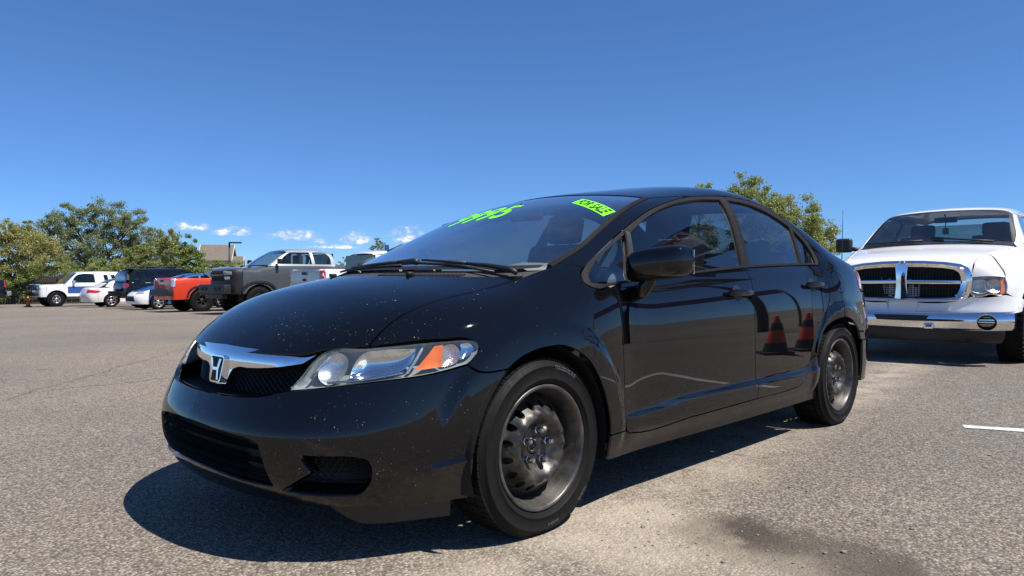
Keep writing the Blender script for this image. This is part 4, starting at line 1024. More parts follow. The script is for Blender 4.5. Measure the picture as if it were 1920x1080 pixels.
def road_wheel(parent, x, y, z, Rr, rim, w, style, tyre_mat='tyre', spokes=6):
    """one wheel: rim with its tyre; built once per size and shared"""
    key = (Rr, rim, w, style, spokes)
    if key not in WHEEL:
        h = w/2; ty = MB()
        pf = [(rim-.005, h-.02), (rim+.01, h-.004), (rim+(Rr-rim)*.5, h+.004), (Rr-.03, h-.008), (Rr-.006, h-.03), (Rr, h-.05), (Rr, -h+.05), (Rr-.03, -h+.008), (rim, -h+.01)]
        ty.lathe(pf, 40, 'y')
        if Rr > .37:
            for k in range(44):
                t0 = 2*math.pi*k/44; t1 = t0+.085
                for ya, yb in ((h-.005, h-.075), (-h+.075, -h+.01)):
                    V = [(r*math.cos(t), q, r*math.sin(t)) for t, q in ((t0, ya), (t1, ya), (t1+.03, yb), (t0+.03, yb)) for r in (Rr-.03, Rr+.008)]
                    ty.add(V, [(1, 3, 5, 7), (0, 1, 3, 2), (2, 3, 5, 4), (4, 5, 7, 6), (6, 7, 1, 0)])
        rm = MB(); rm.lathe([(rim, h-.022), (rim-.004, h-.008), (rim-.016, h-.010), (rim-.022, h-.04), (rim-.04, h-.09), (rim-.04, -h+.03)], 36, 'y')
        dp = h-.045
        rm.lathe([(0, dp+.012), (.045, dp+.010), (.07, dp), (.075, dp-.03)], 20, 'y')
        for k in range(spokes):
            a = 2*math.pi*k/spokes; ca, sa = math.cos(a), math.sin(a); wd = (.055 if style == 'spoke' else .030)*(rim/.2)
            V = []
            for r_, ww, d_ in ((.04, wd*.8, dp), (rim*.55, wd*.75, dp-.004), (rim-.02, wd*1.1, dp+.012)):
                for s_ in (-1, 1):
                    for dd in (0, -.03): V.append((r_*ca-s_*ww*.5*sa, d_+dd, r_*sa+s_*ww*.5*ca))
            F = []
            for i in (0, 4): F += [(i, i+2, i+6, i+4), (i, i+4, i+5, i+1), (i+2, i+3, i+7, i+6)]
            rm.add(V, F, 0, False)
        rm.lathe([(rim-.03, dp-.05), (0, dp-.05)], 24, 'y', mat=1)
        WHEEL[key] = (ty.mesh('tyre'), rm.mesh('rim'))
        WHEEL[key][0].materials.append(M[tyre_mat]); WHEEL[key][1].materials.append(M['alloy'] if style != 'dark' else M['trim_dark']); WHEEL[key][1].materials.append(M['void'])
    ty, rm = WHEEL[key]
    o = bpy.data.objects.new('wheel', rm); col.objects.link(o); o.parent = parent; o.location = (x, y, z); o.rotation_euler = (0, random.uniform(0, 6), 0 if y > 0 else math.pi)
    t = bpy.data.objects.new('tyre', ty); col.objects.link(t); t.parent = o
    return o
M['alloy'] = simple('alloy', (.55, .55, .54), .3, .85, var=.15, scale=60)
M['white_paint'] = car_paint('white_paint', (.80, .80, .79), dust=.10, rough=.5)
M['veh_glass'] = glass('vehicle_glass', (.55, .62, .60), 1.0, dirt=.04)
M['veh_tint'] = glass('vehicle_tint', (.10, .11, .11), 1.0, dirt=.03)
M['lamp_clear'] = simple('lamp_clear', (.75, .77, .78), .15, .6, var=.3, scale=40, coat=1.)
M['lamp_red'] = simple('lamp_red', (.45, .012, .018), .2, var=.3, scale=25, coat=1.)
def plain(p, mirror=False):
    """panel geometry as a collector, for pieces that need no smooth-surface normals"""
    mb = MB(); mb.add(p.P*[1, -1, 1] if mirror else p.P, [tuple(map(int, t)) for t in p.f], 0, True); return mb
# ------------------------------------------------------------------ white pickup parked behind the sedan
RAM = Veh(
    yw=([1.0, .6, .2, -.2, -.6, -3.0, -4.8], [.93, .985, 1.005, 1.0, .985, .985, .97]),
    sec=([.3, .5, .75, .95, 1.1, 1.25], [-.03, -.008, 0, -.012, -.045, -.10]),
    xp=([.2, .4, .55, .62, .75, .9, 1.0, 1.08, 1.2], [.82, .86, .87, .86, .868, .86, .845, .80, .62]),
    xr=([.3, 1.4], [-4.8, -4.8]),
    zc=([1.0, .85, .6, .3, 0, -.3, -.6, -1.2, -3.0, -4.8], [.98, 1.085, 1.155, 1.205, 1.25, 1.29, 1.255, 1.25, 1.26, 1.28]),
    crown=lambda x, ay: np.where(x > -.45, .07*ay**2+.14*sstep((ay-(.58+.22*np.clip((.85-x)/1.15, 0, 1)))/.30)*sstep((x+.45)/.5), .02*ay**2),
    zr=([.2, -.2, -.35, -.65, -.95, -1.2, -1.6, -2.2, -2.7, -3.0], [.98, 1.22, 1.312, 1.535, 1.738, 1.795, 1.825, 1.825, 1.80, 1.76]),
    yg=([1.1, 1.25, 1.5, 1.75, 1.9], [.93, .90, .80, .69, .60]), gcr=.075, gx0=.1, gx1=-2.95,
    fa=.10, fb=.14, kfs=.20, kts=.06, ku=.05, zb=.32, arches=((0, .40, .03),))
RAM.nose_x = -.3; RAM.front_x = 1.8
ram = thing('pickup_truck', 'white pickup with chrome crosshair grille parked right behind the black sedan', 'truck', (-7.479, .044, 0), R(1.41))
WP = M['white_paint']
shut = [(.80, .615, 1), (.5, .66), (.1, .74), (-.3, .83, 1)]               # hood to fender
hood_r = [(.86, 0, 1), (.855, .25), (.835, .45), (.80, .615, 1)]+shut[1:]+[(-.26, .6), (-.22, .3), (-.21, 0, 1)]
put('hood', Panel(RAM, 'top', hood_r, sym=True, step=.06, gap=.004), WP, ram)
sh_s = conv(RAM, 'top', shut, 'side')
apil_t = [(-.33, .845, 1), (-.6, .79), (-.95, .715), (-1.02, .70, 1)]
apil = conv(RAM, 'top', apil_t, 'side')
HA = .785
hl_out = conv(RAM, 'nose', [(HA, .745), (HA+.012, .82), (HA, .90, 1)], 'side')
xs_ = np.linspace(.80, -.3, 400); ys_ = curve(shut, .003, False); ai_ = int(np.argmin(np.abs(np.arctan2(ys_[:, 1], ys_[:, 0]+.3)-HA))); cut_ = ys_[ai_]
cap_top = [(float(q[0]), float(q[1])) for q in ys_[:ai_+1:max(1, ai_//4)]]
capn = conv(RAM, 'top', cap_top+[(float(cut_[0]), float(cut_[1]))], 'nose'); capn[0] = (*capn[0][:2], 1); capn[-1] = (*capn[-1][:2], 1)
cap = capn+[(HA, .905, 1), (.66, .916), (.515, .906, 1)]
put('fender_cap', Panel(RAM, 'nose', ang(cap), step=.04, gap=.002), WP, ram, both=True)
fr = [hl_out[-1]]+[(hl_out[1][0], hl_out[1][1]), (hl_out[0][0], hl_out[0][1], 1)]+[(.44, .68, 1)]+arch_pts(0, .455, .40, .45, 11)[1:]+[(-.455, .42, 1), (-.75, .42, 1), (-.76, .8), (-.72, 1.22, 1), (-.42, 1.215, 1)]+apil[:1]+sh_s[::-1]
fr = fr[:-len(sh_s)]+[k for k in sh_s[::-1] if k[0] < cut_[0]-.02]+[(*conv(RAM, 'top', [(float(cut_[0]), float(cut_[1]))], 'side')[0][:2], 1)]
put('fender', Panel(RAM, 'side', fr, step=.05), WP, ram, both=True)
# front clip below the grille: white bumper cover behind the chrome bumper
clip = [(0, .655, 1), (.40, .655), (.47, .675), (.515, .705, 1), (.65, .700), (.785, .725, 1), (1.02, .68, 1), (1.04, .56, 1), (.6, .50), (0, .50, 1)]
put('bumper_cover', Panel(RAM, 'nose', ang(clip), sym=True, step=.05, gap=.003), WP, ram)
# doors, cab and bed sides
dr = [(-.76, .42, 1), (-.765, .8), (-.74, 1.22, 1), (-1.3, 1.225), (-1.82, 1.23, 1), (-1.84, .8), (-1.84, .42, 1)]
put('door', Panel(RAM, 'side', dr, step=.08), WP, ram, both=True)
dr2 = [(-1.85, .42, 1), (-1.85, .8), (-1.83, 1.23, 1), (-2.3, 1.235), (-2.72, 1.24, 1), (-2.72, .8), (-2.72, .42, 1)]
put('door', Panel(RAM, 'side', dr2, step=.08), WP, ram, both=True)
bed = [(-2.74, .42, 1), (-2.74, 1.24, 1), (-4.72, 1.25, 1), (-4.72, .5, 1)]+arch_pts(-3.57, .46, .40, .47, 9, rev=True)
put('bed_side', Panel(RAM, 'side', bed, step=.1), WP, ram, both=True)
gw = [(-.60, 1.265, 1), (-.80, 1.40), (-1.06, 1.60), (-1.18, 1.655), (-1.76, 1.685, 1), (-1.80, 1.265, 1)]
gw2 = [(-1.90, 1.265, 1), (-1.87, 1.685, 1), (-2.45, 1.675), (-2.62, 1.60), (-2.66, 1.265, 1)]
cabs = apil[:1]+apil[1:]+conv(RAM, 'top', [(-1.3, .71), (-1.8, .71), (-2.4, .70), (-2.85, .68, 1)], 'side')+[(-2.86, 1.5), (-2.86, 1.25, 1), (-1.8, 1.238), (-.74, 1.228), (-.42, 1.222, 1)]
put('cab_side', Panel(RAM, 'side', cabs, holes=[gw, gw2], step=.06), WP, ram, both=True)
for w_ in (gw, gw2): put('side_window', Panel(RAM, 'side', w_, step=.12, gap=-.01, off=-.012, rim=0), M['veh_tint'], ram, both=True)
put('roof', Panel(RAM, 'top', [(-.975, 0, 1), (-.985, .4), (-1.02, .70, 1), (-1.3, .71), (-1.8, .71), (-2.4, .70), (-2.85, .68, 1), (-2.87, 0, 1)], sym=True, step=.08), WP, ram)
wsr = [(-.325, 0, 1), (-.335, .4), (-.37, .76), (-.40, .81, 1), (-.6, .765), (-.95, .693, 1), (-.965, .4), (-.965, 0, 1)]
rws = put('windshield', Panel(RAM, 'top', wsr, sym=True, step=.08, off=-.006, rim=0), M['veh_glass'], ram)
band = [(-.31, 0, 1), (-.32, .4), (-.345, .78), (-.36, .825, 1), (-.6, .783), (-.98, .704, 1), (-.988, .4), (-.985, 0, 1), (-.945, 0, 1), (-.945, .4), (-.915, .675, 1), (-.6, .745), (-.42, .785, 1), (-.385, .4), (-.375, 0, 1)]
put('glass_border', Panel(RAM, 'top', band, sym=True, step=.05, off=-.003, rim=0, gap=0), M['trim_dark'], ram)
put('cowl', Panel(RAM, 'top', [(-.215, 0, 1), (-.225, .3), (-.265, .6), (-.30, .82, 1), (-.345, .84, 1), (-.335, .6), (-.318, .3), (-.31, 0, 1)], sym=True, step=.06, off=-.006), M['trim_dark'], ram)
wv = MB(); wv.box((-2.88, 0, 1.48), (.02, 1.34, .40)); rw = wv.build('rear_window', M['veh_glass'], ram)
M['decal'] = simple('black_decal', (.01, .01, .01), .7)
dc = MB()                                    # ram's-head decal: paired curling horns
for s in (1, -1):
    for k, (w0, h0) in enumerate(((.10, .20), (.065, .15), (.035, .10))):
        L = [(-2.865, .30+s*(.012+w0*math.sin(t)*(1 if t < 2.2 else .95)), 1.37+h0*.5+h0*.55*math.cos(t)*1.0-.02*k) for t in np.linspace(.25, 3.4, 12)]
        dc.tube(L, [.004+.008*math.sin(math.pi*i/11) for i in range(12)], 4)
tag(dc.build('decal', M['decal'], rw), kind='stuff')
bw = MB(); bw.box((-2.90, 0, 1.0), (.03, 1.7, .56)); bw.build('cab_back', M['interior'], ram)
it = MB(); it.rbox((-.62, 0, 1.14), (.42, 1.5, .16), .05); it.build('dashboard', M['interior'], ram, 50)
for y in (.42, -.42):
    s = MB(); s.rbox((-1.55, y, 1.10), (.16, .52, .72), .06, rot=Matrix.Rotation(R(-12), 3, 'Y')); so_ = s.build('seat', M['interior'], ram, 50)
    h = MB(); h.rbox((-1.66, y, 1.53), (.11, .30, .18), .05); h.build('headrest', M['interior'], so_, 50)
s = MB(); s.rbox((-2.6, 0, 1.05), (.2, 1.4, .5), .06); s.build('bench_seat', M['interior'], ram, 50)
sw = MB(); L = [Matrix.Rotation(R(-28), 3, 'Y') @ Vector((0, .19*math.cos(t), .19*math.sin(t)))+Vector((-.95, .42, 1.22)) for t in np.linspace(0, 2*math.pi, 25)]
sw.tube(L, .016, 6, cap=False); sw.build('steering_wheel', M['trim_dark'], ram)
rv = MB(); rv.rbox((-.98, 0, 1.63), (.04, .26, .07), .02); rv.tube([(-.98, 0, 1.60), (-.98, 0, 1.52)], .006, 6); rv.rbox((-.98, 0, 1.49), (.02, .07, .08), .01); rv.tube([(-.98, 0, 1.66), (-.93, 0, 1.70)], .01, 6); rv.build('rear_view_mirror', M['trim_dark'], ram, 50)
for y0, y1 in ((.62, -.02), (-.10, -.72)):
    P0 = RAM.topz(np.array([(-.335, y0), (-.355, y0*.6+y1*.4), (-.40, y1)])); P0 = P0+RAM.grad(P0)*.03
    w = MB(); w.tube([tuple(k) for k in P0], [.014, .010, .006], 6); wa = w.build('wiper_arm', M['trim_dark'], ram)
    P0 = RAM.topz(np.array([(-.37, y0*.85+y1*.15), (-.385, (y0+y1)/2), (-.44, y1*1.06)])); P0 = P0+RAM.grad(P0)*.018
    w = MB(); w.tube([tuple(k) for k in P0], .009, 6); w.build('wiper_blade', M['trim_dark'], wa)
# grille
def rgx(y, z): return .905-.14*y*y-.10*max(0, z-.95)
def rp(L, d): return [(rgx(y, z)+d, y, z) for y, z in L]
go = [(0, 1.088), (.2, 1.084), (.4, 1.068), (.53, 1.045), (.60, 1.005), (.632, .94), (.635, .86), (.622, .76), (.585, .69), (.54, .662), (.4, .655), (.2, .652), (0, .650)]
gi = [(0, 1.022), (.2, 1.018), (.38, 1.006), (.48, .988), (.525, .955), (.542, .91), (.543, .85), (.535, .79), (.51, .735), (.475, .713), (.38, .706), (.2, .703), (0, .702)]
full = lambda L: [(y, z) for y, z in L]+[(-y, z) for y, z in L[-2:0:-1]]
GO, GI = full(go), full(gi); n = len(GO); GM = [((a*.55+c*.45), (b*.55+d*.45)) for (a, b), (c, d) in zip(GO, GI)]
gr = MB(); rows = [rp(GO, -.06), rp(GO, -.005), rp(GM, .03), rp(GI, .0), rp(GI, -.05)]
gr.add([q for r_ in rows for q in r_], [(i*n+k, i*n+(k+1) % n, (i+1)*n+(k+1) % n, (i+1)*n+k) for i in range(4) for k in range(n)], 0, True)
grl = gr.build('grille', M['chrome'], ram, 50)
pst = MB()
for s in (1, -1): pass
zs = np.linspace(1.05, .68, 9); V = []
for z in zs:
    w = .062+.020*((z-.865)/.18)**2
    for y, d in ((-w, -.04), (-w*.8, .015), (0, .028), (w*.8, .015), (w, -.04)): V.append((rgx(0, z)+d, y, z))
pst.add(V, [(i*5+j, i*5+j+1, (i+1)*5+j+1, (i+1)*5+j) for i in range(8) for j in range(4)], 0, True); pst.build('grille_post', M['chrome'], grl, 50)
for s in (1, -1):
    hb = MB(); V = []
    for y in np.linspace(.05, .545, 9):
        for z, d in ((.885, -.04), (.880, .005), (.862, .012), (.844, .005), (.838, -.04)): V.append((rgx(y, z)+d, s*y, z-.01*y))
    hb.add(V, [(i*5+j, i*5+j+1, (i+1)*5+j+1, (i+1)*5+j) for i in range(8) for j in range(4)], 0, True); hb.build('grille_bar', M['chrome'], grl, 50)
gb = MB(); gb.prism(rp(full([(a, b) for a, b in gi]), -.055), (-.02, 0, 0)); gb.build('grille_back', M['void'], grl)
gm_ = MB()
for k in range(-19, 20):
    y = k*.0285; gm_.tube([(rgx(y, z)-.035, y, z) for z in (.71, .86, 1.01)], .0035, 4, smooth=False)
for k in range(14):
    z = .725+k*.0215; gm_.tube([(rgx(y, z)-.035, y, z) for y in np.linspace(-.53, .53, 7)], .003, 4, smooth=False)
tag(gm_.build('grille_mesh', M['trim_dark'], grl), kind='stuff')
bd = MB()
for s in (1, -1):
    bd.tube([(rgx(0, 1.07)+.022, s*(.004+.030*math.sin(t)), 1.058+.020*math.cos(t)) for t in np.linspace(.3, 2.9, 8)], .005, 6)
bd.build('badge', M['alloy'], grl)
# headlights
M['lamp_white'] = simple('lamp_white', (.62, .63, .63), .25, .35, var=.25, scale=50)
hlr = [(.515, .902, 1), (.65, .912), (.785, .90, 1), (.797, .82), (.785, .738, 1), (.735, .718), (.67, .732), (.60, .708), (.53, .712, 1), (.508, .78), (.508, .85)]
hp = Panel(RAM, 'nose', ang(hlr), step=.05, off=.0, gap=.004, rim=.03); hb_ = shell(RAM, 'nose', ang(hlr), .06, .03, base=.02)
def lamp_disc(a, z, r, dep):
    L = [(a+r/.95*math.cos(t)/1.0, z+r*math.sin(t)) for t in np.linspace(0, 2*math.pi, 19)[:-1]]; return shell(RAM, 'nose', ang(L), dep, .02, base=.022)
for mi in (0, 1):
    f = mirrored if mi else (lambda m: m)
    h = f(hb_).build('headlight', M['lamp_white'], ram); link('lens', hp.mesh('lens', bool(mi)), h, M['clear'])
    f(lamp_disc(.588, .812, .076, .05)).build('lamp_bowl', M['lamp_white'], h); f(lamp_disc(.695, .818, .074, .04)).build('lamp_bowl', M['faceted'], h)
    f(shell(RAM, 'nose', ang([(.745, .895, 1), (.778, .893), (.790, .82), (.780, .748), (.738, .738, 1), (.752, .82)]), .006, .02, base=.018)).build('turn_signal', M['amber'], h)
# chrome bumper, fog lamp, valance
def bumper_loft(half, rows, name, mat, parent, seg=22, angle=50):
    """rows: (z, x at centre, y scale); half: plan curve x offset by y"""
    mb = MB(); V = []; ys = np.linspace(-1, 1, 2*seg+1); m = len(rows)
    for u in ys:
        for z, x, k, lift in rows: V.append((x-half(abs(u)), u*k, z+lift*abs(u)**3))
    mb.add(V, [(i*m+j, i*m+j+1, (i+1)*m+j+1, (i+1)*m+j) for i in range(2*seg) for j in range(m-1)], 0, True); return mb.build(name, mat, parent, angle)
half_b = lambda u: .10*u**2+.9*max(0, u-.80)**1.6
cb = bumper_loft(half_b, [(.545, .86, .985, .02), (.545, .925, .985, .02), (.53, .945, .99, .02), (.455, .955, .992, .01), (.40, .945, .985, .0), (.36, .92, .96, .015), (.35, .86, .96, .015)], 'chrome_bumper', M['chrome'], ram)
bi = bumper_loft(lambda u: .10*u**2, [(.515, .94, .66, 0), (.51, .957, .66, 0), (.455, .962, .66, 0), (.45, .94, .66, 0)], 'bumper_pad', M['trim_dark'], cb)
for s in (1, -1):
    fo = MB(); c = (.958-half_b(.775), s*.775, .452); rot = Matrix.Rotation(s*R(14), 3, 'Z')
    fo.lathe([(.086, .012), (.082, .018), (.074, .010), (.070, -.03), (0, -.035)], 24, 'x'); fo.v = [tuple(rot @ Vector((x, y, z*.92))+Vector(c)) for x, y, z in fo.v]
    fl_ = fo.build('fog_lamp', M['void'], cb, 50)
    fc = MB(); fc.lathe([(.092, .004), (.090, .014), (.082, .014), (.080, .004)], 24, 'x'); fc.v = [tuple(rot @ Vector((x, y, z*.92))+Vector(c)) for x, y, z in fc.v]; fc.build('fog_ring', M['chrome'], fl_, 50) if False else fc.build('fog_ring', M['chrome'], cb, 50)
    for k in range(4):
        b_ = MB(); b_.tube([tuple(rot @ Vector((.006, -.07, -.042+k*.028))+Vector(c)), tuple(rot @ Vector((.006, .07, -.042+k*.028))+Vector(c))], .006, 5); b_.build('fog_slat', M['trim'], cb)
bumper_loft(lambda u: .10*u**2+.10*u**6, [(.36, .90, .90, 0), (.30, .90, .90, 0), (.235, .86, .86, 0), (.23, .80, .86, 0)], 'valance', M['trim_dark'], ram)
tw = MB(); tw.rbox((.95, .27, .40), (.05, .10, .06), .02, seg=3); tw.build('tow_hook', M['chrome'], cb, 50)
# mirrors, antenna, wheels, underbody
for s in (1, -1):
    m_ = MB(); m_.rbox((-.52, s*1.07, 1.33), (.10, .20, .185), .045, seg=4); mo_ = m_.build('mirror', M['trim_dark'], ram, 60)
    a_ = MB(); a_.tube([(-.54, s*.88, 1.27), (-.53, s*1.02, 1.29)], .028, 8); a_.build('mirror_arm', M['trim_dark'], mo_)
an = MB(); an.tube([(-.06, -.945, 1.05), (-.10, -.945, 1.76)], [.006, .003], 6); an.tube([(-.06, -.945, 1.04), (-.062, -.945, 1.10)], .014, 8); an.build('antenna', M['trim_dark'], ram)
for x in (0, -3.57):
    for y in (.88, -.88): road_wheel(ram, x, y, .385, .385, .225, .26, 'spoke', spokes=5)
ub = MB(); ub.box((-1.9, 0, .50), (5.0, 1.5, .12)); ub.box((.45, 0, .62), (.5, 1.1, .35)); ub.build('underbody', M['void'], ram)
for cx in (0, -3.57):
    for sg in (1, -1):
        hw = MB(); hw.lathe([(.455, .96*sg), (.46, .9*sg), (.46, .55*sg), (.1, .55*sg)], 20, 'y', (cx, 0, .40), a0=-R(5), a1=R(185)); hw.build('wheel_housing', M['void'], ram)
tg = MB(); tg.box((-4.80, 0, .93), (.06, 1.75, .66)); tg.build('tailgate', WP, ram)
# ------------------------------------------------------------------ the far row of parked vehicles
P_ = lambda n, c, **k: M.setdefault(n, car_paint(n, c, **k))
def far_vehicle(name, label, cat, loc, heading, V, paint, s, group='vehicles parked in the far row'):
    """V: Veh surface; s: outline spec in local metres"""
    root = thing(name, label, cat, (loc[0], loc[1], ground_z(*loc)), R(heading), group)
    mp = M[paint]; st = s.get('step', .11); Rw = s['wheel'][0]; zc_ = Rw; zb = s['zb']
    xs, xe = s['xs'], s['xe']; sh = s['shoulder']                  # side panel ends; shoulder line from front to rear (x, z)
    ar = s.get('arch', Rw*1.16)
    bot = [(xe, zb, 1)]+arch_pts(-s['wb'], ar, zc_, zb+.02, 9, rev=True)+arch_pts(0, ar, zc_, zb+.02, 9, rev=True)+[(xs, zb, 1)]
    side = bot+[(xs, sh[0][1], 1)]+[(x, z, 1) for x, z in sh[1:-1]]+[(xe, sh[-1][1], 1)]
    put('body_side', Panel(V, 'side', side, step=st), mp, root, both=True)
    if 'stripe' in s:
        z0, z1, x0, x1, mt = s['stripe']; put('side_stripe', Panel(V, 'side', [(x0, z0, 1), (x0, z1, 1), (x1, z1, 1), (x1, z0, 1)], step=st, off=.006, gap=0), M[mt], root, both=True)
    # nose
    fs = conv(V, 'side', [(xs, zb, 1), (xs, (zb+sh[0][1])/2), (xs, sh[0][1], 1)], 'nose'); zf = s['zf']
    nt = [(0, zf, 1), (fs[-1][0]*.5, zf), (fs[-1][0]*.85, sh[0][1]+(zf-sh[0][1])*.6), (fs[-1][0], sh[0][1], 1)]
    put('front', Panel(V, 'nose', ang(nt+[fs[1], fs[0], (0, zb, 1)]), sym=True, step=st), M[s.get('front_paint', paint)], root)
    hood = conv(V, 'nose', nt, 'top'); xc = s['cowl']
    shoulder_h = conv(V, 'side', [(x, z) for x, z in sh if xc < x < xs-.02]+[(xc, float(np.interp(-xc, [-q[0] for q in sh], [q[1] for q in sh])), 1)], 'top')
    hood[0] = (hood[0][0], 0, 1)
    put('hood', Panel(V, 'top', hood+shoulder_h+[(xc+.05, 0, 1)], sym=True, step=st), M[s.get('hood_paint', paint)], root)
    # tail
    rs = conv(V, 'side', [(xe, zb, 1), (xe, (zb+sh[-1][1])/2), (xe, sh[-1][1], 1)], 'tail'); zr_ = s['zrear']
    put('tail', Panel(V, 'tail', ang([(0, zr_, 1), (rs[-1][0]*.8, zr_), (rs[-1][0], sh[-1][1], 1), rs[1], rs[0], (0, zb, 1)]), sym=True, step=st), M[s.get('tail_paint', paint)], root)
    # cab
    put('cab_side', Panel(V, 'side', s['cab'], holes=s['windows'], step=st*.8), M[s.get('cab_paint', paint)], root, both=True)
    for w in s['windows']: put('side_window', Panel(V, 'side', w, step=.2, gap=-.01, off=-.015, rim=0), M[s.get('glass', 'veh_tint')], root, both=True)
    put('roof', Panel(V, 'top', s['roof'], sym=True, step=.2), M[s.get('roof_paint', paint)], root)
    put('windshield', Panel(V, 'top', s['ws'], sym=True, step=.2, off=-.006, rim=0), M['veh_glass'], root)
    if 'rear_glass' in s: put('rear_window', Panel(V, s.get('rear_chart', 'tail'), s['rear_glass'], step=.15, off=.003, rim=0), M[s.get('glass', 'veh_tint')], root)
    if 'deck' in s: put('boot_lid', Panel(V, 'top', s['deck'], sym=True, step=.2), mp, root)
    tr = s.get('track', .78)
    for x in (0, -s['wb']):
        for y in (tr, -tr): road_wheel(root, x, y, Rw, Rw, s['wheel'][1], s['wheel'][2], s['wheel'][3])
        for sg in (1, -1):
            hw = MB(); hw.lathe([(ar, (tr+.08)*sg), (ar, (tr-.3)*sg), (.05, (tr-.3)*sg)], 16, 'y', (x, 0, zc_), a0=-R(5), a1=R(185)); hw.build('wheel_housing', M['void'], root)
    ub = MB(); ub.box((-s['wb']/2, 0, zb+.08), (s['wb']+.8, tr*1.5, .08)); ub.box((-s['wb']/2-.3, 0, .75), (s['wb']*.75, tr*1.7, .25)); ub.build('underbody', M['void'], root)
    for nm, ch, o, mt, off in s.get('extra', []):
        sym_ = ch.endswith('+'); ch = ch.rstrip('+')
        p = Panel(V, ch, ang(o) if ch in ('nose', 'tail') else o, step=.08, off=off, rim=.02, gap=0)
        put(nm, p, M[mt], root, both=sym_)
    for sg in ((1, -1) if s.get('mirrors', True) else ()):
        xm, zm = s['mirror']; m_ = MB(); m_.rbox((xm, sg*(s['ym']+.10), zm), (.10, .20, .16), .035, seg=2); m_.tube([(xm, sg*(s['ym']-.05), zm-.04), (xm, sg*(s['ym']+.05), zm-.03)], .025, 6); m_.build('mirror', M[s.get('mirror_mat', 'trim_dark')], root, 50)
    return root
def bar_bumper(root, x, z, w, d, h, mat, name='bumper', r=.03):
    b = MB(); b.rbox((x, 0, z), (d, w, h), r, seg=2); return b.build(name, M[mat], root, 50)
P_('gunmetal', (.050, .058, .062), dust=.06, rough=.6); P_('silver_paint', (.40, .42, .43), dust=.2, metal=.4); P_('orange_paint', (.58, .042, .014), dust=.12)
P_('blue_paint', (.015, .06, .24), dust=.1); P_('green_black', (.005, .009, .009), dust=.02); P_('pearl_white', (.70, .69, .66), dust=.15); P_('navy_black', (.006, .007, .010), dust=.03); P_('sky_blue', (.10, .30, .55), dust=.1)
PK = dict(sec=([.3, .6, .9, 1.1, 1.3, 1.5], [-.02, 0, 0, -.012, -.03, -.05]))
